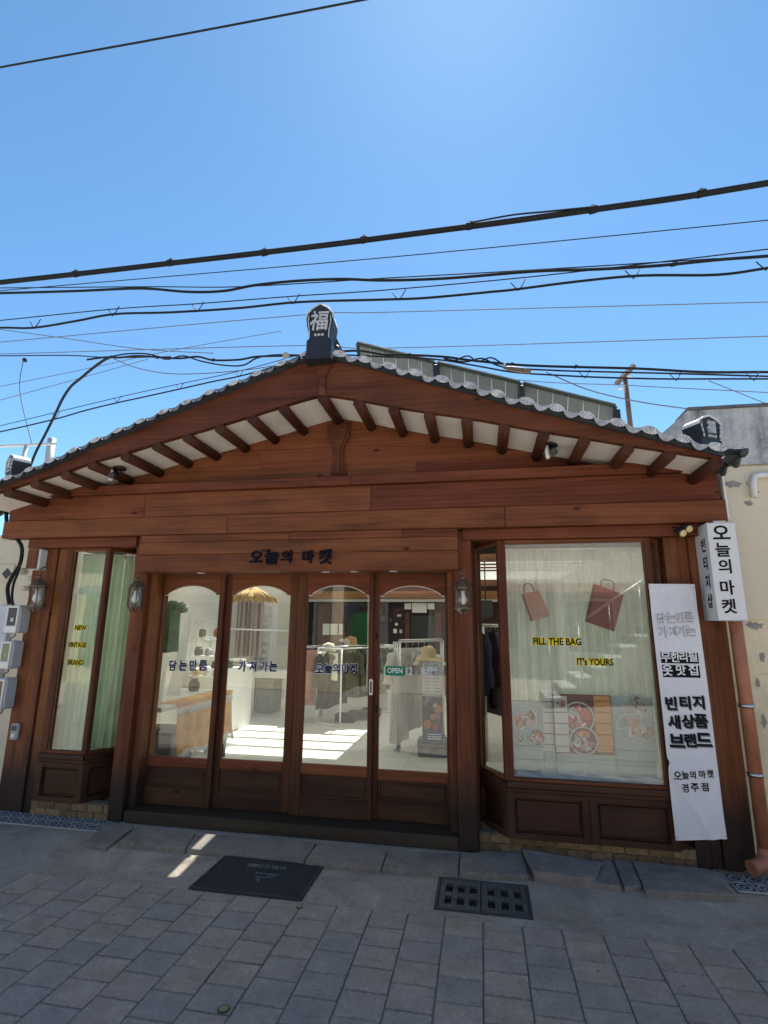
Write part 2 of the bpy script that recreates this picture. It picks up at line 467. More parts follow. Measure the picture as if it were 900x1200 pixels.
def m_paver():
    t = NT('grey_paver'); c = t.coords((1, 1, 1)); w = t.coords((1, 1, 1), rnd=False)
    oi = t.n('ObjectInfo'); rndv = oi.outputs['Random']
    n1 = t.noise(c, 7, 5, .65); n2 = t.noise(c, 55, 5, .75); n3 = t.noise(c, 260, 3, .7)
    f = t.math('ADD', t.math('ADD', t.math('MULTIPLY', n1, .30), t.math('MULTIPLY', n2, .40)), t.math('MULTIPLY', n3, .30))
    cl = t.ramp(f, [(.36, (.205, .160, .130)), (.47, (.325, .258, .212)), (.54, (.385, .310, .258)), (.66, (.53, .44, .375))])
    cl = t.n('HueSaturation', i_Color=cl, i_Value=t.math('ADD', t.math('MULTIPLY', rndv, .24), .88), i_Saturation=t.math('ADD', .75, t.math('MULTIPLY', rndv, .45))).outputs[0]
    # dark wandering scuffs, pale dried splashes and black gum spots
    sc = t.noise(t.n('Mapping', i_Vector=c, i_Scale=(3, 14, 3)).outputs[0], 2.2, 6, .75)
    cl = t.mix(t.ramp(sc, [(.60, (0, 0, 0)), (.70, (.5, .5, .5))]), cl, (.10, .092, .088))
    sp_ = t.noise(c, 13, 6, .8)
    cl = t.mix(t.ramp(sp_, [(.60, (0, 0, 0)), (.70, (.45, .45, .45))]), cl, (.40, .385, .37))
    gum = t.n('TexVoronoi', i_Vector=c, i_Scale=5.0)
    cl = t.mix(t.ramp(gum.outputs['Distance'], [(.035, (.8, .8, .8)), (.05, (0, 0, 0))]), cl, (.03, .03, .03))
    # worn darker rim of each stone
    tc = t.n('TexCoord'); s_ = t.n('SeparateXYZ', i_0=tc.outputs['Object'])
    ex = t.math('SUBTRACT', .1, t.math('ABSOLUTE', s_.outputs['X'])); ey = t.math('SUBTRACT', .081, t.math('ABSOLUTE', s_.outputs['Y']))
    ed = t.math('ADD', t.math('MINIMUM', ex, ey), t.math('MULTIPLY', t.math('SUBTRACT', n2, .5), .03))
    cl = t.mix(t.ramp(ed, [(.0, (.35, .35, .35)), (.007, (0, 0, 0))]), cl, (.075, .068, .062))
    t.set(cl, t.ramp(n2, [(.3, (.6,) * 3), (.7, (.9,) * 3)]))
    t.bump(t.math('ADD', t.math('ADD', n2, t.math('MULTIPLY', n1, .8)), t.math('MULTIPLY', n3, .5)), .8, .007)
    return t.m
paver_m = m_paver()
def m_ground():
    t = NT('far_paving'); c = t.coords((1, 1, 1), rnd=False)
    b = t.n('TexBrick', i_Vector=c, i_Color1=(.36, .33, .29, 1), i_Color2=(.42, .38, .34, 1), i_Mortar=(.03, .03, .03, 1), i_Scale=1.0, i_Mortar_Size=.004, i_Brick_Width=.203, i_Row_Height=.166)
    n = t.noise(c, 30, 4)
    t.set(t.mix(.5, b.outputs['Color'], t.ramp(n, [(.3, (.28, .26, .23)), (.7, (.48, .45, .40))]), 'MIX'), .8)
    t.bump(n, .4, .005)
    return t.m
ground_m = m_ground()
def m_brick():
    t = NT('brown_brick'); c = t.coords((1, 1, 1)); oi = t.n('ObjectInfo')
    n = t.noise(c, 25, 5, .7)
    cl = t.ramp(n, [(.3, (.10, .065, .035)), (.7, (.24, .165, .095))])
    cl = t.n('HueSaturation', i_Color=cl, i_Value=t.math('ADD', t.math('MULTIPLY', oi.outputs['Random'], .6), .7)).outputs[0]
    t.set(cl, .85); t.bump(n, .4, .005)
    return t.m
brick_m = m_brick()
mortar_m = m_concrete('brick_mortar', (.20, .17, .12), 8, 0)

# ------------------------------------------------------------------ ground, street, pavers
gb = MB(); gb.box(-60, 60, -60, 60, -.5, -.014)
ground = structure('ground', gb, ground_m)
ab = MB(); ab.box(-9, -.313, -.865, .5, -.3, -.002).box(.232, 8, -.865, .5, -.3, -.002).box(-.313, .232, -.865, PZ(565, 1070, .006).y, -.3, -.002).box(-.313, .232, PZ(567, 1032.5, .006).y, .5, -.3, -.002).box(-.313, .232, -.8, -.3, -.3, -.15)
apron = structure('concrete_apron', ab, apron_m)
PW, PH = .203, .166
def paver_mesh(k):
    rnd = random.Random(k)
    mb = MB(); mb.box(-PW / 2 + .0018, PW / 2 - .0018, -PH / 2 + .0018, PH / 2 - .0018, -.05, 0, bev=.003)
    for v in mb.v:
        if v.z > -.02:
            v.x += rnd.uniform(-.0012, .0012); v.y += rnd.uniform(-.0012, .0012); v.z += rnd.uniform(-.0008, .0008)
    me = mb.mesh('paver'); me.materials.append(paver_m); return me
pms = [paver_mesh(k) for k in range(6)]
half_pm = MB().box(-PW / 2 + .0018, PW / 2 - .0018, -PH / 4 + .0018, PH / 4 - .002, -.05, 0, bev=.003).mesh('paver'); half_pm.materials.append(paver_m)
street = structure('street', MB().box(-4.6, 2.9, -2.32, -.87, -.3, -.009), m_concrete('joint_sand', (.20, .17, .145), 14, 0))
for i in range(-15, 15):
    x = -.242 + PW * i + PW / 2
    if x > 2.75 or x < -3.6: continue
    for j in range(9):
        y = -.866 - PH * (j + .5) - (PH / 2 if i % 2 else 0)
        if j == 8 and i % 2: continue
        # only what the lens can reach, with a margin
        if y < -2.2: continue
        o = piece('paver', pms[(i * 7 + j * 3) % 6], street, (x, y, random.uniform(-.0015, .0015)), (random.uniform(-.004, .004), random.uniform(-.004, .004), random.uniform(-.006, .006)))
    if i % 2:
        piece('paver', half_pm, street, (x, -.866 - PH / 4, 0))

# stone slabs before the shop front
slabs = structure('stone_kerb', MB().box(-2.85, 1.5, -.12, .02, -.2, .004), apron_m)
SL = [((98, 987), (124, 993), (158, 968), (126, 963), .026), ((139, 987), (217, 994), (229, 976), (160, 969), .032),
      ((218.5, 994), (356, 1008), (371, 987), (230.5, 976), .03), ((357.5, 1008.5), (446, 1017), (454, 996), (372.5, 987), .032),
      ((447.5, 1017), (536.5, 1024), (538, 1000), (455.5, 996), .028), ((538.5, 1022), (619, 1026), (611, 998), (539.5, 999), .034),
      ((626, 1021), (655, 1024), (672, 1028), (697, 1028), (700, 1018), (704, 1010), (612, 994), .058),
      ((684, 1033), (728, 1039), (716, 1007), (707, 1008), (702, 1022), .03), ((732, 1040), (752, 1037), (739, 1008), (719, 1006), .028),
      ((757, 1043), (862, 1049), (832, 1018), (741, 1008), .038)]
for q in SL:
    zt = q[-1]
    pts = [PZ(u, v, zt) for u, v in q[:-1]]
    mb = MB().prism(pts, (0, 0, -zt - .03))
    o = part('stone_slab', mb, slab_m, slabs)
    bv = o.modifiers.new('edge', 'BEVEL'); bv.width = .006; bv.segments = 2; bv.limit_method = 'ANGLE'
# broken chips beside the cracked slab
for k in range(14):
    u = random.uniform(626, 690); v = 1023 + (u - 626) * .14 + random.uniform(0, 9)
    p = PZ(u, v, 0); s = random.uniform(.008, .02)
    mb = MB()
    mb.box(p.x - s, p.x + s, p.y - s * .7, p.y + s * .7, -.01, s * .7, bev=s * .3)
    part('stone_chip', mb, slab_m, slabs)

# patterned cement tiles at both ends
def m_ptile():
    t = NT('patterned_cement_tile'); tc = t.n('TexCoord'); s = t.n('SeparateXYZ', i_0=tc.outputs['Object'])
    x, y = s.outputs['X'], s.outputs['Y']
    ax, ay = t.math('ABSOLUTE', x), t.math('ABSOLUTE', y)
    r = t.math('SQRT', t.math('ADD', t.math('MULTIPLY', x, x), t.math('MULTIPLY', y, y)))
    ring = t.math('LESS_THAN', t.math('ABSOLUTE', t.math('SUBTRACT', r, .036)), .007)
    edge = t.math('GREATER_THAN', t.math('MAXIMUM', ax, ay), .050)
    dot = t.math('LESS_THAN', r, .010)
    m = t.math('MAXIMUM', t.math('MAXIMUM', ring, edge), dot)
    n = t.noise(t.coords(), 25, 4)
    w = t.ramp(n, [(.3, (.26, .27, .27)), (.7, (.46, .47, .46))])
    t.set(t.mix(m, (.035, .04, .05), w), .6)
    return t.m
ptile_m = m_ptile()
ptm = MB().box(-.0565, .0565, -.0565, .0565, -.03, 0, bev=.002).mesh('patterned_tile'); ptm.materials.append(ptile_m)
tiled_strip = structure('tiled_strip', MB().box(-4.7, -2.9, -.2, .03, -.2, .002), mortar_m)
for i in range(16):
    for j in range(2):
        piece('patterned_tile', ptm, tiled_strip, (-4.62 + i * .115, -.135 + j * .115 - .005, .010))
tiled_strip2 = structure('tiled_strip', MB().box(1.47, 2.9, -.25, .08, -.2, .002), mortar_m)
for i in range(12):
    for j in range(2):
        piece('patterned_tile', ptm, tiled_strip2, (1.54 + i * .115, -.175 + j * .115, .010))

# ------------------------------------------------------------------ the shop
shop = thing('shop_building', 'brown timber shop front with a low gabled tile roof and four arched glass doors', 'shop', (-1.3, 0, 0))
BX0, BX1 = -4.33, 1.755
YB = -.10
zb = PY(450, 620.3, YB).z; zs = PY(450, 597.3, YB).z; zm0 = PY(450, 567.8, YB).z
zm1 = PY(450, 555, -.14).z
# beam planks
def plank(name, x0, x1, y0, y1, z0, z1, m=wood_x, bev=.004, parent=None, label=None):
    return part(name, MB().box(x0, x1, y0, y1, z0, z1, bev=bev), m, parent or shop, label)
for (x0, x1) in ((BX0, -2.1), (-2.097, .2), (.203, BX1)):
    plank('beam_plank', x0, x1, YB, .02, zb, zs - .002)
for (x0, x1) in ((BX0 + .04, -2.9), (-2.897, -.86), (-.857, BX1 - .03)):
    plank('beam_plank', x0, x1, YB + .006, .02, zs + .001, zm0)
for (x0, x1) in ((BX0 + .07, -1.02), (-1.017, BX1 - .05)):
    plank('beam_moulding', x0, x1, YB - .04, .02, zm0 + .002, zm1)
plank('beam_end_strip', BX1 + .002, BX1 + .018, YB + .01, .02, zb + .02, zm0, white_paint)
# fascia strips above the windows
zf = zb - .002
for (x0, x1) in ((-4.1, -2.99), (-.13, 1.62)):
    plank('window_fascia', x0, x1, -.03, .07, 2.222, zf)
# sign board over the doors: three boards, real thickness
SX0, SX1, YS = PY(160, 671, -.09).x, PY(537, 667, -.09).x, -.09
zs0, zs1 = PY(350, 669, YS).z, zf
zsm = zs0 + (zs1 - zs0) * .46; zst = zs0 + (zs1 - zs0) * .80
plank('sign_board', SX0, SX1, YS, .10, zs0, zsm - .001)
plank('sign_board', SX0, SX1, YS, .10, zsm + .001, zst - .001)
for (x0, x1) in ((SX0, -1.55), (-1.548, -.6), (-.598, SX1)):
    plank('sign_board', x0, x1, YS + .004, .10, zst + .001, zs1)
# carved shop name
sign_ink = m_plain('sign_ink', (.008, .009, .018), .7, var=.2, bump=0, spec=.1)
for c, u, h in (('오', 300.5, .098), ('늘', 319, .125), ('의', 336.5, .105), ('마', 361.5, .108), ('켓', 381.5, .12)):
    p = PY(u, 652.5, YS)
    part('sign_lettering', text_mb(c, h, (p.x, YS - .001, p.z - h / 2), off=.026, depth=.022, align='CENTER', sx=1.0, shear=.06), sign_ink, shop)
# soffit between sign and doors with small round lamps set in it
plank('entrance_soffit', SX0, SX1, .101, .30, zs0 + .01, zs0 + .05)
for u in (236, 382, 415, 461):
    p = PY(u, 671, -.0); p.z = zs0
    mb = MB().lathe([(.001, -.004), (.032, -.004), (.036, 0), (.001, .002)], (p.x, .0, zs0 - .001), 16)
    part('downlight', mb, white_plastic, shop)

# posts
plank('post', -3.001, -2.871, 0, .15, 0, zf - .001, wood_z, .006)
plank('post', -.203, -.066, 0, .15, 0, zf - .001, wood_z, .006)
# door jambs and head
JX0, JX1 = -2.868, -.206
plank('door_jamb', JX0, JX0 + .06, .06, .26, .096, zs0 + .008, wood_z)
plank('door_jamb', JX1 - .055, JX1, .06, .26, .096, zs0 + .008, wood_z)
# step
plank('step', -2.855, -.206, .002, .45, 0, .094, m_wood('step_wood', (.03, .022, .014), (.07, .05, .03), (.12, .09, .055), 'X', dirt=.5), .006)

# outer wall boards
for (x0, x1, yy, m) in ((-4.10, -3.965, .06, wood_z), (-3.962, -3.83, .03, wood_z), (-3.827, -3.735, .05, wood_o)):
    plank('wall_board', x0, x1, yy, yy + .10, 0, zf - .001, m, .004)
for (x0, x1, yy, m) in ((1.36, 1.455, .06, wood_o), (1.458, 1.53, .085, wood_z), (1.533, 1.64, .065, wood_z), (1.643, 1.74, .10, wood_z)):
    plank('wall_board', x0, x1, yy, yy + .08, 0, zf - .001, m, .004)
part('eave_backing', MB().box(-4.25, 1.72, .13, .2, zb - .05, zm1 - .03), wood_dk, shop)

# ---- bay windows -------------------------------------------------
ZS0, ZS1 = .445, .485      # sill
GZ0, GZ1 = .505, 2.195
def oriented_box(p0, p1, depth, z0, z1, mi=0, inset=0.0, bev=.003):
    """upright board whose front face runs from p0 to p1 in plan (viewer to the right of the run), depth behind it"""
    p0, p1 = Vector((*p0, 0)), Vector((*p1, 0))
    d = (p1 - p0).normalized(); nrm = Vector((-d.y, d.x, 0))
    a, b = p0 + nrm * inset, p1 + nrm * inset
    bm = MB(); L = (p1 - p0).length
    bm.box(0, L, 0, depth, z0, z1, mi, bev)
    for v in bm.v:
        x, y = v.x, v.y
        q = a + d * x + nrm * y
        v.x, v.y = q.x, q.y
    return bm
def merge(*mbs):
    out = MB()
    for m in mbs: out.add(m.v, m.f, 0); out.mi[-len(m.f):] = m.mi; out.sm[-len(m.f):] = m.sm
    return out
def lerp2(p, q, s):
    d = math.hypot(q[0] - p[0], q[1] - p[1]); return (p[0] + (q[0] - p[0]) * s / d, p[1] + (q[1] - p[1]) * s / d)
def bay_face(name, p0, p1, fw0, fw1, panels, label=None):
    """a glazed face of a bay: frame, glass, sill and boarded base with sunk panels"""
    L = math.hypot(p1[0] - p0[0], p1[1] - p0[1])
    a, b = lerp2(p0, p1, fw0), lerp2(p1, p0, fw1)
    win = part(name, oriented_box(p0, a, .06, ZS1, 2.22), wood_zc, shop, label)
    part('frame', oriented_box(b, p1, .06, ZS1, 2.22), wood_zc, win)
    part('frame', oriented_box(a, b, .055, GZ1, 2.218), wood_x, win)
    part('frame', oriented_box(a, b, .055, ZS1, GZ0), wood_x, win)
    part('glass', oriented_box(a, b, .006, GZ0, GZ1, inset=.028, bev=0), glass_w, win)
    # pale bead round the glass
    bd = merge(oriented_box(a, lerp2(a, b, .006), .01, GZ0, GZ1, inset=.012, bev=0), oriented_box(lerp2(b, a, .004), b, .01, GZ0, GZ1, inset=.012, bev=0), oriented_box(lerp2(a, b, .006), lerp2(b, a, .004), .01, GZ1 - .006, GZ1, inset=.012, bev=0))
    part('bead', bd, wood_in, win)
    part('sill', oriented_box(p0, p1, .09, ZS0, ZS1, inset=-.022, bev=.006), wood_base, win)
    part('sill_moulding', oriented_box(p0, p1, .08, ZS0 - .03, ZS0 - .001, inset=-.008, bev=.005), wood_base, win)
    # base
    zb0, zb1 = .115, ZS0 - .031
    n = panels
    pw = L / n
    for k in range(n):
        q0, q1 = lerp2(p0, p1, pw * k + .001), lerp2(p0, p1, pw * (k + 1) - .001)
        i0, i1 = lerp2(q0, q1, .05), lerp2(q1, q0, .05)
        part('base_frame', merge(oriented_box(q0, i0, .05, zb0, zb1), oriented_box(i1, q1, .05, zb0, zb1), oriented_box(i0, i1, .05, zb1 - .04, zb1), oriented_box(i0, i1, .05, zb0, zb0 + .04)), wood_base, win)
        j0, j1 = lerp2(i0, i1, .012), lerp2(i1, i0, .012)
        part('base_panel', merge(oriented_box(i0, i1, .02, zb0 + .04, zb1 - .04, inset=.034), oriented_box(j0, j1, .02, zb0 + .052, zb1 - .052, inset=.024, bev=.008)), wood_base, win)
    return win
RB0, RB1 = (.142, 0.0), (1.25, 0.0)
bay_r = bay_face('display_window', RB0, RB1, .052, .045, 2)
bay_rc = bay_face('side_window', (-.064, .315), (.140, .0), .035, .03, 1)
bay_rr = bay_face('side_window', (1.252, .002), (1.36, .13), .03, .03, 1)
LB0, LB1 = (-3.705, 0.0), (-3.265, 0.0)
bay_l = bay_face('display_window', LB0, LB1, .072, .04, 1)
bay_lc = bay_face('side_window', (-3.263, .002), (-3.10, .33), .03, .03, 1)
part('bay_head', oriented_box((-.064, .315), (.140, .0), .05, 2.2215, zf - .001, inset=-.012), wood_x, shop)
part('bay_head', oriented_box((-3.263, .002), (-3.10, .33), .05, 2.2215, zf - .001, inset=-.012), wood_x, shop)
plank('bay_stud', -.104, -.046, .152, .37, 0, zf - .001, wood_zc)
plank('bay_stud', -3.07, -2.985, .152, .37, 0, zf - .001, wood_zc)
# bay ceilings and display floors
part('bay_ceiling', MB().prism([(-.06, .33, 2.221), (.14, .03, 2.221), (1.25, .03, 2.221), (1.4, .14, 2.221), (1.4, .8, 2.221), (-.06, .8, 2.221)], (0, 0, .02)), wood_dk, shop)
part('bay_ceiling', MB().prism([(-3.73, .03, 2.221), (-3.26, .03, 2.221), (-3.05, .33, 2.221), (-3.05, .8, 2.221), (-3.73, .8, 2.221)], (0, 0, .02)), wood_dk, shop)
part('display_floor', MB().prism([(-.03, .42, .46), (.17, .07, .46), (1.24, .07, .46), (1.36, .2, .46), (1.36, .52, .46), (-.03, .52, .46)], (0, 0, .02)), white_paint, shop)
part('display_floor', MB().prism([(-3.72, .07, .46), (-3.3, .07, .46), (-3.1, .4, .46), (-3.1, .5, .46), (-3.72, .5, .46)], (0, 0, .02)), white_paint, shop)

# brick footings
def bricks(p0, p1, z1=.114, rows=2):
    L = math.hypot(p1[0] - p0[0], p1[1] - p0[1])
    part('footing', oriented_box(p0, p1, .10, -.05, z1, inset=.018, bev=0), mortar_m, shop)
    h = z1 / rows
    for r in range(rows):
        x = 0 if r % 2 == 0 else -.07
        while x < L - .02:
            a, b = max(0, x) + .003, min(L, x + .145) - .003
            if b - a > .02:
                mb = oriented_box(lerp2(p0, p1, a), lerp2(p0, p1, b), .06, r * h + .003, (r + 1) * h - .003, inset=random.uniform(.002, .008), bev=.003)
                part('brick', mb, brick_m, shop)
            x += .15
bricks((-3.73, .01), (-3.003, .01), .113)
bricks((-.064, .06), (1.36, .04), .113)

# ---- doors -------------------------------------------------------
ZD0, ZD1 = .097, zs0 + .006
DG = [((173.5, 886), (243, 890), (192, 697), (257, 697)), ((257, 889), (331, 894), (272, 697), (341, 697.5)),
      ((352, 895), (430, 899), (361, 697), (433, 697)), ((442, 902), (524.5, 906.5), (445, 697.5), (522, 698))]
DY = [.17, .208, .17, .208]
gl = []
for (bl, br, tl, tr), y in zip(DG, DY):
    gl.append(((PY(*bl, y).x + PY(*tl, y).x) / 2, (PY(*br, y).x + PY(*tr, y).x) / 2))
edges = [JX0 + .062] + [(gl[i][1] + gl[i + 1][0]) / 2 for i in range(3)] + [JX1 - .057]
door_objs = []
for i in range(4):
    y = DY[i]; e_ = .02 if i % 2 else -.001
    x0, x1 = edges[i] - (e_ if i else -.001), edges[i + 1] + (e_ if i < 3 else -.001)
    ov = .012
    g0, g1 = gl[i]
    zg0 = (PY(*DG[i][0], y).z + PY(*DG[i][1], y).z) / 2
    zsh = (PY(*DG[i][2], y).z + PY(*DG[i][3], y).z) / 2
    zpk = zsh + .082
    y1 = y + .036
    door = part('sliding_door', MB().box(x0, g0, y, y1, ZD0, ZD1, bev=.004), wood_zc, shop)
    part('stile', MB().box(g1, x1, y, y1, ZD0, ZD1, bev=.004), wood_zc, door)
    # arched head rail
    gw = g1 - g0; cx = (g0 + g1) / 2
    arch = [(g1, zsh), (g1 - .035, zsh)]
    n = 14
    hw = gw / 2 - .035
    for k in range(n + 1):
        a = k / n; xx = cx + hw * (1 - 2 * a)
        s = 1 - abs(1 - 2 * a) ** 2.2
        arch.append((xx, zsh + .012 + (zpk - zsh - .012) * s))
    arch += [(g0 + .035, zsh), (g0, zsh)]
    poly = [(g0, ZD1), (g1, ZD1)] + arch
    part('head_rail', MB().prism([(x, y + .001, z) for x, z in poly], (0, .034, 0)), wood_x, door)
    # light bead following the arch
    bp = [Vector((x, y + .016, z - .004)) for x, z in arch]
    part('bead', MB().tube(bp, .004, 5, smooth=False), white_paint, door)
    part('bead', MB().box(g0, g0 + .005, y + .01, y + .02, zg0, zsh).box(g1 - .005, g1, y + .01, y + .02, zg0, zsh), wood_in, door)
    # lower rails and sunk panel
    pz0, pz1 = ZD0 + .13, zg0 - .075
    part('rail', MB().box(g0 - .001, g1 + .001, y + .002, y1 - .002, pz1, zg0, bev=.004), wood_x, door)
    part('rail', MB().box(g0 - .001, g1 + .001, y + .002, y1 - .002, ZD0, pz0, bev=.004), wood_base, door)
    part('panel', MB().box(g0, g1, y + .018, y1 - .006, pz0, pz1).box(g0 + .02, g1 - .02, y + .010, y1 - .008, pz0 + .02, pz1 - .02, bev=.008), wood_base, door)
    g = part('glass', MB().box(g0 - .004, g1 + .004, y + .018, y + .023, zg0 - .004, zpk + .004), glass, door)
    door_objs.append((door, g0, g1, zg0, zsh, y))
# plate handle and lock
d3 = door_objs[2]
hx = (gl[2][1] + gl[3][0]) / 2 - .012
hp = PY(438, 805, .17)
part('handle', MB().box(hx - .016, hx + .016, .150, .169, hp.z - .065, hp.z + .065, bev=.006).box(hx - .007, hx + .007, .146, .152, hp.z - .045, hp.z + .045, bev=.002, mi=1), [steel_m, dark_grey], d3[0])
lp = PY(529, 789, .19)
part('lock', MB().box(lp.x - .012, lp.x + .018, .17, .199, lp.z - .07, lp.z + .07, bev=.006).box(lp.x - .006, lp.x + .01, .165, .171, lp.z - .055, lp.z + .0, bev=.002, mi=1), [black_metal, steel_m], door_objs[3][0])
# lettering on the door glass
def halo_text(body, h, u, v, y, parent, m=letter_navy, mh=letter_white, off=.03, hal=.075, sx=1.0, align='LEFT'):
    """dark sticker letters with a pale cut border behind them"""
    p = PY(u, v, y)
    a = text_mb(body, h * 1.08, p + Vector((0, .0012, -h * .04)), off=hal, depth=.0008, sx=sx * .975, align=align)
    part('lettering_border', a, mh, parent)
    b = text_mb(body, h, p, off=off, depth=.0012, sx=sx, align=align)
    part('lettering', b, m, parent)
def door_chars(i, chars, us, v, h, m=letter_navy):
    d, g0, g1, zg0, zsh, y = door_objs[i]
    for c, u in zip(chars, us):
        halo_text(c, h, u, v, y + .0165, d, m, align='CENTER', sx=.88, hal=.085)
door_chars(0, '담는만큼', (202, 214, 226, 237.5), 786, .088)
door_chars(1, '가져가는', (283.5, 296, 309, 320), 787, .086)
door_chars(2, '오늘의마켓', (374, 384.5, 394, 405, 414.5), 789, .078)
d, g0, g1, zg0, zsh, y = door_objs[3]
a, b = PY(451.5, 791.5, y + .015), PY(474, 781, y + .015)
part('open_sticker', MB().box(a.x, b.x, y + .0155, y + .017, a.z, b.z), open_green, d)
part('lettering', text_mb('OPEN', .042, PY(462.7, 789, y + .0148), off=.02, depth=.001, align='CENTER', sx=.86), letter_white, d)
pbl = m_plain('pale_blue_lettering', (.70, .74, .84), .75, var=.05, bump=0, spec=.1)
for body, u in (('12', 476), ('-', 487), ('8:PM', 493.5)):
    part('lettering', text_mb(body, .058 if body != '-' else .006, PY(u, 790.5 if body != '-' else 786.5, y + .0155), off=.022, depth=.001, sx=.8), pbl, d)

# window lettering
def win_text(body, h, u, v, parent, sx=1.0):
    p = PY(u, v, .026)
    part('lettering_border', text_mb(body, h * 1.12, p + Vector((-.004, .0012, -h * .06)), off=.105, depth=.0008, sx=sx * .985), letter_yellow, parent)
    part('lettering', text_mb(body, h, p, off=.03, depth=.0012, sx=sx), letter_black, parent)
win_text('FILL THE BAG', .052, 625, 755.5, bay_r, .84)
win_text("IT's YOURS", .052, 676.5, 779.5, bay_r, .78)
for body, u, v, w in (('NEW', 87.5, 738.5, .84), ('VINTAGE', 79.5, 758.5, .74), ('BRAND', 79, 779, .78)):
    win_text(body, .044, u, v, bay_l, w)

# ---- gable wall, barge boards, rafters ---------------------------
YR = -.50
LOW = [(-40, 589), (5, 574), (40, 563), (75, 553), (106, 541), (145, 531), (182, 519), (220, 508.5), (260, 497), (300, 485), (330, 475.5), (372, 462.5),
       (378, 462), (400, 465), (425, 469), (450, 474), (500, 482.5), (545, 488.5), (590, 496.5), (635, 505), (685, 512.5), (735, 521), (795, 530), (842, 538)]
UPP = [(-40, 586), (0, 572), (30, 561), (65, 547), (105, 528.5), (150, 509), (200, 488.5), (250, 468), (300, 448), (350, 428), (366, 421),
       (390, 423), (420, 429), (450, 437), (500, 450), (550, 462), (600, 477), (650, 488), (700, 500.5), (750, 512.5), (800, 525), (850, 538)]
low = [PY(u, v, YR) for u, v in LOW]; upp = [PY(u, v, YR) for u, v in UPP]
def interp(pts, x):
    for a, b in zip(pts, pts[1:]):
        if a.x <= x <= b.x: return a.z + (b.z - a.z) * (x - a.x) / (b.x - a.x)
    return pts[0].z if x < pts[0].x else pts[-1].z
APX = PY(378, 462, YR).x
XL, XR = low[0].x, PY(846, 540, YR).x
def side(pts, lo, hi):
    return [p for p in pts if lo < p.x < hi]
zlo = lambda x: interp(low, x)
zup = lambda x: interp(upp, x)
for (a, b) in ((XL, APX - .002), (APX + .002, XR)):
    n = 16
    xs = [a + (b - a) * k / n for k in range(n + 1)]
    poly = [(x, YR, zlo(x)) for x in xs] + [(x, YR, max(zup(x), zlo(x) + .02)) for x in reversed(xs)]
    part('barge_board', MB().prism(poly, (0, .05, 0)), wood_b, shop)
# dark strip added over the boards for the shade under the tiles
for (a, b) in ((XL, APX), (APX, XR)):
    n = 16
    xs = [a + (b - a) * k / n for k in range(n + 1)]
    poly = [(x, 0, zup(x) + .004) for x in xs] + [(x, 0, zup(x) + .022) for x in reversed(xs)]
    part('tile_shade_strip', MB().prism([(x, YR - .045, z) for x, y, z in poly], (0, .30, 0)), tile_m, shop)
# soffit plaster between wall and barge board
for (a, b) in ((XL, APX), (APX, XR)):
    n = 16
    mb = MB()
    xs = [a + (b - a) * k / n for k in range(n + 1)]
    vs = [(x, y, zlo(x) + .006 + dz) for x in xs for dz in (0, .03) for y in (YR + .051, .12)]
    fs = []
    for k in range(n):
        o = 4 * k; p = o + 4
        fs += [(o, o + 1, p + 1, p), (o + 2, p + 2, p + 3, o + 3), (o, p, p + 2, o + 2), (o + 1, o + 3, p + 3, p + 1)]
    part('soffit', mb.add(vs, fs), plaster_soffit, shop)
# rafters
RF = [(8, 580), (40, 569), (76, 558), (107, 547), (146, 537), (183, 525), (219, 514), (257, 503), (295, 491), (332, 479), (378, 467),
      (420, 473), (461, 480), (503, 487), (547, 493), (591, 501), (637, 510), (685, 519), (736, 528), (785, 538), (840, 547)]
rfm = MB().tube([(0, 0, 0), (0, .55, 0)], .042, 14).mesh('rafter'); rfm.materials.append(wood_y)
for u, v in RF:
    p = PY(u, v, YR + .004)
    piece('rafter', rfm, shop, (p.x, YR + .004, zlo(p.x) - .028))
# gable planks
zz = zm1 - .02; k = 0
gzs = [zm1 - .02, zm1 + .13, zm1 + .30, zm1 + .45, zm1 + .62]
def x_at(z, lo, hi, rising):
    for _ in range(40):
        m = (lo + hi) / 2
        if (zlo(m) > z) == rising: hi = m
        else: lo = m
    return (lo + hi) / 2
zap = zlo(APX)
for z0, z1 in zip(gzs, gzs[1:]):
    z0 += .002
    if z0 > zap: break
    z1 = min(z1, zap)
    a0, b0 = x_at(z0, XL, APX, True), x_at(z0, APX, XR, False)
    inner = [x for x in [XL + (XR - XL) * k / 60 for k in range(61)] if a0 < x < b0]
    poly = [(a0, 0, z0)] + [(x, 0, min(z1, zlo(x))) for x in inner] + [(b0, 0, z0)]
    # split into two boards with a butt joint
    jx = random.uniform(-2.2, -.3)
    if z1 < zap - .1:
        left = [p for p in poly if p[0] < jx - .03] + [(jx - .001, 0, min(z1, zlo(jx))), (jx - .001, 0, z0)]
        right = [(jx + .001, 0, z0), (jx + .001, 0, min(z1, zlo(jx)))] + [p for p in poly if p[0] > jx + .03]
        for pl in (left, right):
            part('gable_plank', MB().prism(pl, (0, .03, 0)), wood_x, shop)
    else:
        part('gable_plank', MB().prism(poly, (0, .03, 0)), wood_x, shop)
# shaped pieces at the apex and the king post
def shaped(name, pts, y, d, m):
    part(name, MB().prism([PY(u, v, y) for u, v in pts], (0, d, 0)), m, shop)
shaped('apex_ornament', [(363, 422), (394, 423), (386, 431), (381, 443), (381, 463), (374, 463), (374, 445), (370, 432)], YR - .018, .017, wood_b)
shaped('king_post', [(383, 497), (411, 494), (409, 512), (403, 524), (402, 538), (406, 556), (387, 556), (391, 538), (389, 524), (384, 512)], -.022, .02, wood_b)
shaped('king_post_face', [(387, 497), (407, 495), (404, 512), (398, 526), (398, 554), (394, 554), (394, 526), (389, 512)], -.034, .012, wood_b)

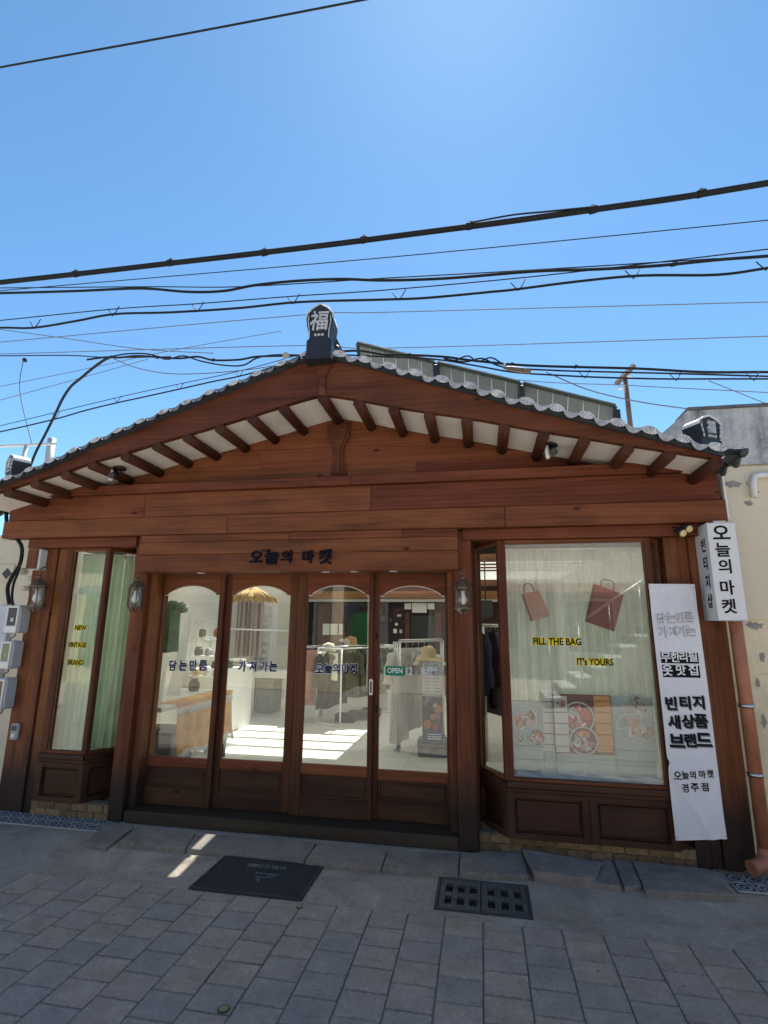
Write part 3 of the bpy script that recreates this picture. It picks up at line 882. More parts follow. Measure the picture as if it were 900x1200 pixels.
# ---- roof --------------------------------------------------------
roofb = MB()
YE = .65
for (a, b) in ((XL - .25, APX), (APX, XR + .14)):
    n = 14
    xs = [a + (b - a) * k / n for k in range(n + 1)]
    vs = [(x, y, zup(x) + .02 + dz) for x in xs for dz in (0, .05) for y in (YR + .26, YE)]
    fs = []
    for k in range(n):
        o = 4 * k; p = o + 4
        fs += [(o, o + 1, p + 1, p), (o + 2, p + 2, p + 3, o + 3), (o, p, p + 2, o + 2), (o + 1, o + 3, p + 3, p + 1)]
    fs += [(0, 2, 3, 1), (4 * n, 4 * n + 1, 4 * n + 3, 4 * n + 2)]
    roofb.add(vs, fs)
roof = part('roof', roofb, tile_m, shop)
def half_tile(r, L, flat=.6, end=0.02):
    """a rounded cover tile running back from its end disc"""
    mb = MB(); n = 16
    ring = [(r * math.cos(2 * math.pi * k / n), r * flat * math.sin(2 * math.pi * k / n)) for k in range(n)]
    mb.add([(x, 0, z) for x, z in ring] + [(x, .02, z) for x, z in ring], [list(range(n))], 1)
    mb.add([(x, 0, z) for x, z in ring] + [(x, .02, z) for x, z in ring], [((k + 1) % n, k, n + k, n + (k + 1) % n) for k in range(n)], 0, True)
    m = 8
    arc = [(r * .9 * math.cos(math.pi * k / m), r * flat * .9 * math.sin(math.pi * k / m)) for k in range(m + 1)]
    mb.add([(x, y, z) for y in (.02, L) for x, z in arc], [(k, k + 1, m + 2 + k, m + 1 + k) for k in range(m)], 0, True)
    return mb
def pan_tile(w, L):
    """a hollow pan tile with its drooping end plate"""
    mb = MB(); m = 10
    top = [(-w + 2 * w * k / m, -.022 * math.sin(math.pi * k / m) + .016) for k in range(m + 1)]
    bot = [(-w + 2 * w * k / m, -.058 * math.sin(math.pi * k / m) + .008) for k in range(m + 1)]
    pts = [(x, 0, z) for x, z in top] + [(x, 0, z) for x, z in reversed(bot)]
    mb.prism(pts, (0, .016, 0), 1, 0)
    mb.add([(x, y, z) for y in (.016, L) for x, z in top], [(k, k + 1, m + 2 + k, m + 1 + k) for k in range(m)], 0, True)
    return mb
ht = half_tile(.055, .34, .52).mesh('cover_tile'); ht.materials.append(tile_m); ht.materials.append(tile_end_m)
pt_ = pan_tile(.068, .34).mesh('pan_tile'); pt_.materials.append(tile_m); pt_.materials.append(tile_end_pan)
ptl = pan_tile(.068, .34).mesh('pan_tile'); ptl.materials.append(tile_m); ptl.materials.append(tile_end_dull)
ht2 = half_tile(.060, .10, .52).mesh('cover_tile'); ht2.materials.append(tile_m); ht2.materials.append(tile_end_m)
pt2 = pan_tile(.068, .10).mesh('pan_tile'); pt2.materials.append(tile_m); pt2.materials.append(tile_end_dull)
def slope_at(x):
    return math.atan2(zup(x + .06) - zup(x - .06), .12)
PITCHX = .0985
for sgn in (-1, 1):
    x = APX + sgn * .13 + (0.02 if sgn > 0 else 0)
    k = 0
    while (x > XL + .02) if sgn < 0 else (x < XR - .04):
        s = slope_at(x)
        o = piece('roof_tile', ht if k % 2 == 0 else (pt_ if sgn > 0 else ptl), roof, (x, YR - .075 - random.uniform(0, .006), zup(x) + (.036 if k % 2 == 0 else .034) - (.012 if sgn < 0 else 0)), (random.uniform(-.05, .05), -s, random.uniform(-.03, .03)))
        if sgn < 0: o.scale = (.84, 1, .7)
        x += sgn * PITCHX; k += 1
# rows running down the slopes behind the rake
for sgn in (-1, 1):
    xe = XL - .2 if sgn < 0 else XR + .12
    for j in range(4):
        y = YR + .40 + j * .2
        pts = [Vector((APX + (xe - APX) * t / 10, y, zup(APX + (xe - APX) * t / 10) + .085)) for t in range(11)]
        part('tile_row', MB().tube(pts, .06, 8), tile_m, roof)
# eave end tiles on the right and left sides
for sgn, xe in ((1, XR + .12), (-1, XL - .2)):
    for j in range(9):
        y = YR + .02 + j * .1
        rot = (0, 0, R(90) * sgn)
        if j % 2 == 0:
            o = piece('eave_tile', ht2, roof, (xe + sgn * .03, y, zup(xe - sgn * .05) + .045), rot)
        else:
            o = piece('eave_tile', pt2, roof, (xe + sgn * .025, y, zup(xe - sgn * .05) + .022), rot)
# ridge running back
part('ridge', MB().box(APX - .09, APX + .09, YR + .1, YE, zup(APX) + .06, zup(APX) + .2, bev=.02).tube([(APX, YR + .1, zup(APX) + .22), (APX, YE, zup(APX) + .22)], .075, 10), tile_m, roof)

# ridge-end ornaments: pointed slabs with a raised character
orn_m = m_plain('black_ridge_tile', (.016, .020, .028), .5, var=.4, scale=12, bump=.2)
def ornament(loc, rz, w, h, d, name='ridge_end_tile'):
    c = Vector(loc)
    ux = Vector((math.cos(rz), math.sin(rz), 0)); ny = Vector((-math.sin(rz), math.cos(rz), 0))
    def pp(x, z, y=0): return c + ux * x * w + Vector((0, 0, z * h)) + ny * y
    half = [(.48, 0), (.46, .16), (.46, .32), (.38, .35), (.40, .46), (.47, .60), (.50, .72), (.46, .82), (.28, .92), (.0, 1.0)]
    outl = half + [(-x, z) for x, z in reversed(half[:-1])]
    o = part(name, MB().prism([pp(x, z) for x, z in outl], ny * d), orn_m, roof)
    cap = [pp(x * 1.02, z * 1.005, -.003) for x, z in half[6:]] + [pp(-x * 1.02, z * 1.005, -.003) for x, z in reversed(half[6:-1])]
    mb = MB()
    for a, b in zip(cap, cap[1:]):
        mb.add([a, b, b + ny * d, a + ny * d], [(0, 1, 2, 3)])
    part('pale_cap', MB().tube(cap, .007, 6).add(mb.v, mb.f), tile_top_m, o)
    rim = [pp(.36, .36, -.006), pp(.36, .48, -.006), pp(.42, .66, -.006), pp(.40, .78, -.006)]
    part('rim', MB().tube(rim, .005, 5).tube([q - ux * 2 * (q - c).dot(ux) for q in rim], .005, 5), tile_end_m, o)
    g = text_mb('福', h * .36, pp(0, .50, -.001), ux=ux, off=.012, depth=.012, align='CENTER', sx=.86, shear=.12)
    part('character', g, m_plain('raised_pale_glyph', (.50, .52, .54), .6, var=.15), o)
    fl = MB()
    for q in (-.1, 0, .1):
        p = pp(q * 1.3, .41, -.006); fl.lathe([(.001, .012), (.012, .008), (.012, -.006), (.001, -.008)], p, 8)
    part('flower', fl, m_plain('raised_pale_glyph', (.5, .52, .54), .6), o)
    part('foot_block', MB().prism([pp(x, z, -.02) for x, z in ((.50, -.04), (.46, .06), (-.46, .06), (-.50, -.04))], ny * (d + .1)), orn_m, o)
    return o
oy = YR - .10
p0 = PY(373, 419, oy); p1 = PY(370.5, 357, oy)
ornament((p0.x + .0, oy, p0.z), R(4), .215, p1.z - p0.z, .18)
oy = YR + .05
p0 = PY(836, 529, oy); p1 = PY(838, 487, oy)
ornament((p0.x, oy, p0.z), R(31), .21, p1.z - p0.z, .13)
p0 = PY(8, 566, oy); p1 = PY(8, 533, oy)
ornament((p0.x, oy, p0.z), R(-30), .20, p1.z - p0.z, .13)

# ------------------------------------------------------------------ inside of the shop (courtyard under a glass roof)
def m_floor():
    t = NT('white_floor_tile'); c = t.coords((1, 1, 1), rnd=False)
    b = t.n('TexBrick', offset=0.0, i_Vector=c, i_Color1=(.78, .76, .69, 1), i_Color2=(.74, .72, .65, 1), i_Mortar=(.30, .29, .27, 1), i_Scale=1.0, i_Mortar_Size=.004, i_Brick_Width=.45, i_Row_Height=.45)
    n = t.noise(c, 4, 5, .6)
    t.set(t.mix(.35, b.outputs['Color'], t.ramp(n, [(.3, (.6, .58, .52)), (.7, (.82, .80, .74))])), .3)
    return t.m
part('shop_floor', MB().box(-4.15, 1.7, .451, 8.0, -.1, .095), m_floor(), shop)
part('floor_edge', MB().box(-2.86, -.2, .30, .4505, .0945, .0965), m_floor(), shop) if False else None
part('inner_wall', MB().box(-4.2, -4.1, .165, 8.0, 0, 2.6), white_floor_wall, shop)
part('inner_wall', MB().box(1.62, 1.72, .2, 8.0, 0, 2.6), white_floor_wall, shop)
# front roof deck (opaque) with an unseen slot added to cast the sun strip outside, then the glazed roof
def m_poly():
    t = NT('milky_roof_sheet'); t.t.nodes.remove(t.b)
    n = t.noise(t.coords((1, 1, 1), rnd=False), 1.5, 4)
    cl = t.ramp(n, [(.3, (.86, .85, .78)), (.7, (.95, .94, .88))])
    tl = t.n('BsdfTranslucent', i_Color=cl); df = t.n('BsdfDiffuse', i_Color=cl)
    m = t.n('MixShader', i_Fac=.55, i_1=df.outputs[0], i_2=tl.outputs[0])
    t.l(m.outputs[0], t.out.inputs['Surface']); return t.m
poly_m = m_poly()
ZC = 2.50
h_ = 2.5 / math.tan(SUN_EL)
sh_ = Vector((math.sin(SUN_AZ) * h_, math.cos(SUN_AZ) * h_, 0))
sq = [PZ(u, v, 0.0) + sh_ for u, v in ((243, 981), (254.5, 981), (208, 1027), (197, 1027))]
bl_, br_, fr_, fl_ = [(q.x, q.y) for q in sq]
ya, yb_ = .2, 1.462
def deck(pts, m=None): part('ceiling_sheet', MB().prism([(x, y, ZC) for x, y in pts], (0, 0, .012)), m or poly_m, shop)
deck([(-4.1, ya), (fl_[0], ya), fl_, bl_, (bl_[0], yb_), (-4.1, yb_)])
deck([(fr_[0], ya), (1.62, ya), (1.62, yb_), (br_[0], yb_), br_, fr_])
deck([(fl_[0], ya), (fr_[0], ya), fr_, fl_]); deck([bl_, br_, (br_[0], yb_), (bl_[0], yb_)])
deck([fl_, fr_, br_, bl_], glass)
gys = [1.5, 2.8, 3.25, 3.7, 4.15, 4.6, 5.05, 7.0, 8.0]
for k, (y0, y1) in enumerate(zip(gys, gys[1:])):
    clear = 3.0 < y0 < 5.0
    if clear:
        part('roof_pane', MB().box(-4.1, -1.62, y0 + .04, y1 - .04, ZC + .02, ZC + .028), glass, shop)
        part('roof_pane', MB().box(-1.58, 1.62, y0 + .04, y1 - .04, ZC + .02, ZC + .03), poly_m, shop)
    else:
        part('roof_pane', MB().box(-4.1, 1.62, y0 + .04, y1 - .04, ZC + .02, ZC + .03), poly_m, shop)
    hb = .11 if k in (1, 7) else .0
    part('roof_beam', MB().box(-4.1, 1.62, y0 - .03, y0 + .04, ZC - hb, ZC + .04, bev=.004), wood_in, shop)
part('roof_beam', MB().box(-1.62, -1.58, 3.3, 5.0, ZC - .01, ZC + .04), wood_in, shop)
# back building: dark timber wall with doors
bw = part('back_wall', MB().box(-4.1, 1.62, 8.0, 8.2, 0, 2.7), wood_dk, shop)
redwood = m_wood('red_door_wood', (.05, .015, .012), (.12, .04, .03), (.18, .07, .05), 'Z', knots=False)
def back_rect(name, u0, v0, u1, v1, y, d, m, parent=bw):
    a, b = PY(u0, v1, y), PY(u1, v0, y)
    return part(name, MB().box(a.x, b.x, y - d, y, a.z, b.z, bev=.004), m, parent)
back_rect('back_beam', 300, 693, 640, 702, 7.9, .2, wood_in)
back_rect('white_lintel', 262, 702, 640, 705, 7.88, .1, white_paint)
for (u0, u1) in ((371, 388), (388.5, 406)):
    back_rect('door_leaf', u0, 709, u1, 812, 7.97, .05, redwood)
back_rect('door_casing', 365, 705.5, 370, 812, 7.98, .1, redwood); back_rect('door_casing', 407, 705.5, 411, 812, 7.98, .1, redwood)
for (u0, u1) in ((378, 386.5), (387, 396), (397, 402)):
    back_rect('notice', u0, 731, u1, 744, 7.9, .006, white_paint)
back_rect('dark_doorway', 481, 722, 510, 757, 7.97, .03, black_metal)  # black panel paints the unlit inside of the open doorway
back_rect('door_casing', 475, 718, 480, 800, 7.98, .08, redwood); back_rect('door_casing', 511, 718, 517, 800, 7.98, .08, redwood)
for (u0, v0, u1, v1) in ((474, 707, 482, 714), (483, 706.5, 500, 718), (501, 707, 509, 714), (463, 730, 466, 733), (461, 737, 465, 742), (459, 759, 467, 764)):
    back_rect('notice', u0, v0, u1, v1, 7.9, .006, white_paint)
back_rect('raised_floor', 436, 790, 520, 800, 7.6, .5, redwood)

# ---- furniture and goods inside
tabw = m_plain('cream_table_top', (.62, .60, .52), .4, var=.08)
table = thing('display_table', 'long cream display table behind the leftmost door', 'table', (-3.4, 1.5, .095))
part('tabletop', MB().box(-3.98, -2.87, .42, 1.85, .77, .81, bev=.005), tabw, table)
for (x, y) in ((-3.93, .52), (-3.2, .52), (-3.93, 1.79), (-2.93, 1.79)):
    part('leg', MB().box(x - .025, x + .025, y - .025, y + .025, .095, .77), black_metal, table)
cloth_o = m_cloth('orange_brown_cloth', (.66, .38, .16), .15, 0, .22)
fringe_m = m_cloth('white_fringe', (.88, .86, .80), .1)
tc = thing('tablecloth', 'orange brown cloth with white fringe hanging over the table side', 'tablecloth', (-2.86, 1.6, .3))
def drop(t, s, x0=-2.862, zt=.815, zb=.36):
    y = .66 + 1.12 * t
    return (x0 + .012 * math.sin(t * 34) * s + .03 * s * s + .005, y, zt + (zb - zt) * s + .02 * math.sin(t * 9) * s)
part('cloth', MB().grid(lambda t, s: drop(t, s), 60, 10).grid(lambda t, s: (-3.06 + .198 * s, .66 + 1.12 * t, .8145 + .0005 * math.sin(t * 50)), 20, 4), cloth_o, tc)
for (s0, s1) in ((.10, .24), (1.0, 1.17)):
    fr = MB()
    for k in range(70):
        t0 = k / 70
        a = Vector(drop(t0, s0)); b = Vector(drop(t0 + .008, s1))
        fr.tube([a + Vector((.006, 0, 0)), (a + b) / 2 + Vector((.01, random.uniform(-.004, .004), 0)), b + Vector((.008, random.uniform(-.006, .006), random.uniform(-.01, .01)))], .005, 4)
    o = part('fringe', fr, fringe_m, tc); o['kind'] = 'stuff'

def leaning_board(u0, u1, ub0, ub1, vt, vb, y, label):
    a0, a1 = PY(ub0, vb, y), PY(ub1, vb, y); zb_ = .812
    t0, t1 = PY(u0, vt, y + .42), PY(u1, vt, y + .42)
    mb = MB().prism([(a0.x, y, zb_), (a1.x, y, zb_), (t1.x, y + .42, t1.z), (t0.x, y + .42, t0.z)], (-.02, .03, 0))
    single('white_board', mb, white_paint, label, 'board', ((a0.x + a1.x) / 2, y, zb_), 'white boards leaning on the table')
leaning_board(221, 226, 196, 212, 717, 806, 1.25, 'tall white tapering board leaning upright on the table, the right one')
leaning_board(196, 199, 186, 191, 768, 808, 1.0, 'short white board leaning on the table near the left door jamb')

# ---- garments ----
def garment_mb(w, h, d, seed, sleeve=.5):
    """a hung shirt: shoulders, two sleeves, a body with folds; hangs from z=0 down, width along x"""
    rnd = random.Random(seed); ph = rnd.uniform(0, 6); ph2 = rnd.uniform(0, 6)
    mb = MB(); n = 20
    prof = [(0, .16), (.03, .30), (.06, .46), (.10, .50), (.3, .47), (.6, .49), (.85, .52), (1.0, .54)]
    vs = []
    for (t, hw) in prof:
        for k in range(n):
            a = 2 * math.pi * k / n
            fold = 1 + .22 * t * math.sin(a * 5 + ph + t * 2) + .10 * math.sin(a * 9 + ph2)
            vs.append((hw * w * math.cos(a) * (1 + .03 * math.sin(a * 4 + ph)), d * .5 * math.sin(a) * fold * (.5 + .5 * min(1, t * 4 + .25)), -t * h + .008 * math.sin(a * 3 + ph) * (t > .9)))
    fs = [(i * n + k, (i + 1) * n + k, (i + 1) * n + (k + 1) % n, i * n + (k + 1) % n) for i in range(len(prof) - 1) for k in range(n)]
    mb.add(vs, fs, 0, True)
    for sg in (-1, 1):
        L = sleeve * h
        pts = [(sg * w * .40, 0, -.07 * h), (sg * w * .54, .0, -.13 * h), (sg * w * .60, d * .1, -.13 * h - L * .5), (sg * w * .62, d * .15, -.13 * h - L)]
        mb.tube(smooth_path(pts, 3), [.05 + .012 * math.sin(k * 1.7 + ph) for k in range(10)], 8)
    return mb
hang_m = steel_m
ORD = ['first', 'second', 'third', 'fourth', 'fifth', 'sixth', 'seventh', 'eighth', 'ninth', 'tenth', 'eleventh', 'twelfth']
def hang_row(p0, p1, n, cols, w, h, d, label_fn, group, ang, cat='garment', sleeve=.5, seed0=0, zjit=0):
    """n garments on a rail from p0 to p1, each turned by ang"""
    p0, p1 = Vector(p0), Vector(p1)
    base = None
    protos = [garment_mb(w, h, d, seed0 + k, sleeve).mesh('garment') for k in range(min(3, n))]
    for k in range(n):
        p = p0.lerp(p1, (k + .5) / n)
        m = cols[k % len(cols)]
        me = protos[k % len(protos)].copy() if True else None
        me.materials.append(m)
        o = bpy.data.objects.new('garment', me); COL.objects.link(o)
        o.location = p + Vector((0, 0, -.06)); o.rotation_euler = (0, 0, ang + random.uniform(-.12, .12))
        s = 1 + random.uniform(-.08, .08); o.scale = (s, 1, s + random.uniform(-.06, .1))
        o['label'] = label_fn(k); o['category'] = cat; o['group'] = group
        hk = MB(); hk.tube(smooth_path([(0, 0, -.01), (0, 0, .03), (.012, 0, .05), (.0, 0, .064), (-.012, 0, .052)], 2), .0025, 5)
        hk.tube([(-w * .42, 0, -.05), (0, 0, -.005), (w * .42, 0, -.05)], .005, 5)
        hm = hk.mesh('hanger'); hm.materials.append(hang_m)
        ho = bpy.data.objects.new('hanger', hm); COL.objects.link(ho); ho.parent = o
def rack(name, a, b, ztop, width, label, m=white_paint):
    """a floor rack: two end frames joined by a rail"""
    a, b = Vector(a), Vector(b)
    t = thing(name, label, 'clothes rack', ((a.x + b.x) / 2, (a.y + b.y) / 2, .095))
    d = (b - a).normalized(); s = Vector((-d.y, d.x, 0)) * width / 2
    for e in (a, b):
        p, q = e - s, e + s
        part('end_frame', MB().tube([(p.x, p.y, .11), (p.x, p.y, ztop - .02)], .013, 8).tube([(q.x, q.y, .11), (q.x, q.y, ztop - .02)], .013, 8)
             .tube([(p.x, p.y, ztop - .02), (q.x, q.y, ztop - .02)], .013, 8).tube([(p.x, p.y, .11), (q.x, q.y, .11)], .013, 8), m, t)
    part('rail', MB().tube([(a.x, a.y, ztop), (b.x, b.y, ztop)], .013, 8), steel_m, t)
    for sg in (-1, 1):
        part('side_rail', MB().tube([(a.x + sg * s.x, a.y + sg * s.y, ztop - .02), (b.x + sg * s.x, b.y + sg * s.y, ztop - .02)], .010, 8), m, t)
    return t
sage = [m_cloth('sage_cloth', (.085, .095, .068), .1), m_cloth('grey_green_cloth', (.125, .132, .105), .1), m_cloth('charcoal_cloth', (.045, .048, .046), .1), m_cloth('stone_cloth', (.19, .185, .15), .1)]
denim_c = m_cloth('soft_black_cloth', (.035, .037, .036), .05)
pink = m_cloth('pink_cloth', (.62, .30, .25), .2)
dress = [m_cloth('white_dress_cloth', (.66, .65, .60), .4), m_cloth('pale_grey_dress_cloth', (.45, .46, .45), .3), m_cloth('oat_dress_cloth', (.52, .47, .38), .3)]
denim = [m_cloth('navy_cloth', (.02, .026, .05), .05), m_cloth('blue_grey_cloth', (.06, .075, .11), .05), m_cloth('black_cloth', (.014, .014, .018), .05), m_cloth('slate_cloth', (.10, .11, .13), .05)]

rack('clothes_rack', (-2.31, 3.9, 0), (-1.72, 5.3, 0), 1.23, .46, 'white frame clothes rack behind the third glass door from the left')
hang_row((-2.20, 4.05, 1.24), (-1.72, 5.2, 1.24), 12, sage, .44, .66, .10, lambda k: ['sage green', 'grey green', 'charcoal', 'stone grey'][k % 4] + ' top, ' + ORD[k] + ' from the near end of the white rack', 'sage and grey tops on the middle rack', R(40), sleeve=.42)
hang_row((-2.44, 3.98, 1.20), (-2.14, 4.04, 1.20), 3, [denim_c, sage[2]], .40, .74, .10, lambda k: 'charcoal garment hung across the near end of the white rack, ' + ['left one', 'middle one', 'right one'][k], 'charcoal garments across the rack end', R(68), sleeve=.5, seed0=50)
pkx = PY(364, 800, 4.3).x
rack('clothes_rack', (pkx - .14, 4.2, 0), (pkx + .10, 4.6, 0), 1.22, .04, 'small rack holding pink cardigans beside the white frame rack', steel_m)
hang_row((pkx - .12, 4.2, 1.22), (pkx + .08, 4.55, 1.22), 3, [pink], .30, .76, .09, lambda k: ['pink cardigan nearest the glass on the small rack', 'pink cardigan between the two others on the small rack', 'pink cardigan farthest back on the small rack'][k], 'pink cardigans', R(40), sleeve=.62)
rack('clothes_rack', (-1.02, 2.5, 0), (-.56, 3.5, 0), 1.38, .03, 'clothes rack behind the rightmost door with straw hats on top', steel_m)
hang_row((-1.06, 2.55, 1.34), (-.74, 3.2, 1.34), 5, dress, .40, .98, .10, lambda k: ['white', 'pale grey', 'oat coloured'][k % 3] + ' dress, ' + ORD[k] + ' from the glass on the rack under the straw hats', 'pale dresses behind the rightmost door', R(62), cat='dress', sleeve=.25)
rack('clothes_rack', (-.12, 2.3, 0), (.42, 3.0, 0), 1.58, .35, 'tall rack of dark clothes seen through the narrow side window', steel_m)
hang_row((-.14, 2.3, 1.58), (.42, 3.0, 1.58), 10, denim, .42, .88, .09, lambda k: ['navy', 'blue grey', 'black', 'slate'][k % 4] + ' garment, ' + ORD[k] + ' from the left on the rack behind the side window', 'dark garments behind the side window', R(-60), sleeve=.6)

# hats
def hat(u, v, y, r, m, label, bowl=1.0):
    p = PY(u, v, y)
    mb = MB(); n = 18
    prof = [(r * 1.75, -.015), (r * 1.5, .0), (r * 1.02, .02), (r, .05 * bowl), (r * .88, .085 * bowl), (r * .5, .10 * bowl), (.002, .102 * bowl)]
    mb.lathe(prof, (p.x, p.y, p.z), n)
    for q in mb.v:
        q.z += .008 * math.sin(q.x * 60 + q.y * 35)
    single('hat', mb, m, label, 'hat', tuple(p), 'hats on top of the racks')
straw = m_cloth('straw_hat_cloth', (.50, .40, .22), .1, 0, .25)
cream_h = m_cloth('cream_hat_cloth', (.66, .60, .48), .1)
black_h = m_cloth('black_hat_cloth', (.02, .02, .022), 0)
tan_h = m_cloth('tan_hat_cloth', (.60, .36, .14), .1)
hat(385, 764, 4.2, .10, cream_h, 'cream brimmed hat at the near end of the middle rack', 1.4); hat(396, 762, 4.35, .105, black_h, 'black brimmed hat in the row on the middle rack', 1.4)
hat(403, 759, 4.55, .105, cream_h, 'cream hat under the tan hat on the middle rack', 1.4); hat(411, 756, 4.7, .105, tan_h, 'tan orange hat topping the row on the middle rack', 1.4)
hat(502, 772, 2.55, .095, straw, 'large straw coloured bucket hat over the banner stand', 1.5)
hat(495, 777, 2.75, .085, cream_h, 'cream hat just left of the straw bucket hat'); hat(512, 777, 2.8, .08, cream_h, 'cream hat just right of the straw bucket hat')

# paper notice on the middle rack
a, b = PY(375.5, 797, 3.86), PY(396, 765.5, 3.86)
nt = thing('rack_notice', 'pale paper notice hung on the end of the middle rack', 'notice', ((a.x + b.x) / 2, 3.86, a.z))
part('sheet', MB().box(a.x, b.x, 3.856, 3.864, a.z, b.z), m_plain('paper', (.66, .68, .55), .8, var=.04), nt)
lines = MB()
for k in range(2):
    lines.box(a.x + .03, b.x - .03, 3.8535, 3.8555, b.z - .05 - k * .035, b.z - .04 - k * .035)
for k in range(3):
    xx = a.x + .03 + k * .055
    lines.box(xx, xx + .03, 3.8535, 3.8555, a.z + .11, a.z + .145)
part('print', lines, letter_grey, nt)

# banner stand built indoors in place of a reflection in the right door
def stand_banner():
    y = 2.26
    a, b = PY(495, 868, y), PY(518, 776, y)
    t = thing('reflected_banner_stand', 'stand-in for a reflected banner stand, with a grey price list above a food picture and a blue foot strip', 'banner stand', ((a.x + b.x) / 2, y, .095))
    x0, x1, z0, z1 = a.x, b.x, a.z, b.z
    part('panel', MB().box(x0, x1, y, y + .015, z0, z1), m_plain('banner_blue', (.035, .09, .22), .5, var=.1, bump=0), t)
    zl = z0 + (z1 - z0) * .56
    part('price_list', MB().box(x0 + .004, x1 - .004, y - .003, y - .0005, zl, z1 - .005), m_plain('list_grey', (.46, .48, .48), .6, var=.05, bump=0), t)
    ln = MB()
    for k in range(9):
        zz = z1 - .04 - k * (z1 - zl - .05) / 9
        for (fa, fb) in ((.12, .40), (.58, .9)):
            ln.box(x0 + (x1 - x0) * fa, x0 + (x1 - x0) * (fb - .1 * (k % 3 == 0)), y - .0045, y - .0032, zz, zz + .008)
    part('print', ln, letter_grey, t)
    zp = z0 + .1
    part('picture_ground', MB().box(x0 + .004, x1 - .004, y - .003, y - .0005, zp, zl - .004), m_plain('picture_dark', (.05, .045, .05), .5, bump=0), t)
    pm = [m_plain('food_red', (.36, .09, .05), .5, bump=0), m_plain('food_orange', (.5, .2, .07), .5, bump=0), m_plain('food_cream', (.6, .5, .38), .5, bump=0), m_plain('food_blue', (.10, .17, .26), .5, bump=0)]
    pic = MB(); rnd = random.Random(3)
    for k in range(14):
        r = rnd.uniform(.018, .05); cx = rnd.uniform(x0 + r, x1 - r); cz = rnd.uniform(zp + r, zl - r)
        pic.prism([(cx + r * math.cos(2 * math.pi * j / 12), y - .0035 - k * .0002, cz + r * math.sin(2 * math.pi * j / 12)) for j in range(12)], (0, .0002, 0), rnd.randrange(4))
    part('food_picture', pic, pm, t)
    part('lettering', text_mb('OPEN MENU', .02, ((x0 + x1) / 2, y - .002, z0 + .04), off=.02, depth=.001, align='CENTER'), letter_white, t) if False else None
    ll = MB()
    for k in range(3): ll.box(x0 + .06, x1 - .02, y - .003, y - .0005, z0 + .02 + k * .024, z0 + .03 + k * .024)
    part('small_print', ll, letter_white, t)
    part('base_box', MB().box(x0 - .06, x1 + .03, y + .02, y + .22, .096, z0 + .01, bev=.006), m_plain('grey_stone_base', (.20, .20, .19), .8, var=.4, scale=14, bump=.3), t)
stand_banner()
# black bag on the floor
p = PZ(521, 887, .095)
mb = MB(); mb.grid(lambda u, v: (p.x + (.055 + .012 * math.sin(v * 3)) * math.cos(2 * math.pi * u) * (1 - .55 * v * v), p.y + .05 + .05 * math.sin(2 * math.pi * u) * (1 - .4 * v), .095 + .17 * v + .012 * math.sin(9 * u)), 16, 6)
mb.tube(smooth_path([(p.x - .02, p.y + .05, .25), (p.x - .01, p.y + .05, .33), (p.x + .02, p.y + .05, .26)], 4), .006, 6)
single('black_bag', mb, black_h, 'small black bag standing on the white floor beside the banner stand', 'bag', tuple(p))

# pot on the table, boxes under it, cabinet at the back
q = PX(237, 798, -3.3)
single('pot', MB().lathe([(.001, 0), (.05, .0), (.065, .05), (.06, .09), (.035, .12), (.04, .135), (.034, .135), (.03, .12), (.001, .1)], (-3.25, 1.62, .811), 14), black_h, 'small dark pot standing on the cream table', 'pot', (-3.25, 1.62, .811))
for (x0, y0, w, d, h, c, lb) in ((-3.75, .75, .42, .4, .36, (.20, .20, .19), 'grey lidded box under the cream table, nearer the glass'), (-3.7, 1.25, .45, .45, .30, (.30, .29, .27), 'pale grey lidded box under the cream table, farther back')):
    bx = thing('storage_box', lb, 'box', (x0 + w / 2, y0 + d / 2, .095), 'boxes under the table')
    m = m_plain('storage_box_%d' % int(c[0] * 100), c, .6)
    part('body', MB().box(x0, x0 + w, y0, y0 + d, .096, .096 + h, bev=.01), m, bx)
    part('lid', MB().box(x0 - .01, x0 + w + .01, y0 - .01, y0 + d + .01, .0965 + h, .13 + h, bev=.008), m, bx)
q0, q1 = PY(436, 806, 5.4), PY(456, 756, 5.4)
cb_ = thing('white_cabinet', 'white cabinet at the back seen left of the pale dresses', 'cabinet', ((q0.x + q1.x) / 2, 5.6, .095))
part('body', MB().box(q0.x, q1.x, 5.4, 5.9, .096, q1.z, bev=.006), white_paint, cb_)
part('door', MB().box(q0.x + .02, q1.x - .02, 5.385, 5.3995, .14, q1.z - .03, bev=.004), white_paint, cb_)
part('knob', MB().box(q1.x - .06, q1.x - .045, 5.37, 5.3845, q1.z - .2, q1.z - .16), steel_m, cb_)
# white rail across the room behind the second door
q0, q1 = PY(262, 737, 4.0), PY(339, 739, 4.0)
rl = thing('ceiling_rail', 'thin white horizontal rail across the room behind the second door', 'rail', ((q0.x + q1.x) / 2, 4.0, q0.z))
part('bar', MB().tube([q0, q1], .012, 8), white_paint, rl)
for q in (q0, q1): part('rod', MB().tube([q + Vector((0, 0, .012)), Vector((q.x, 4.0, ZC + .0))], .005, 6), white_paint, rl)

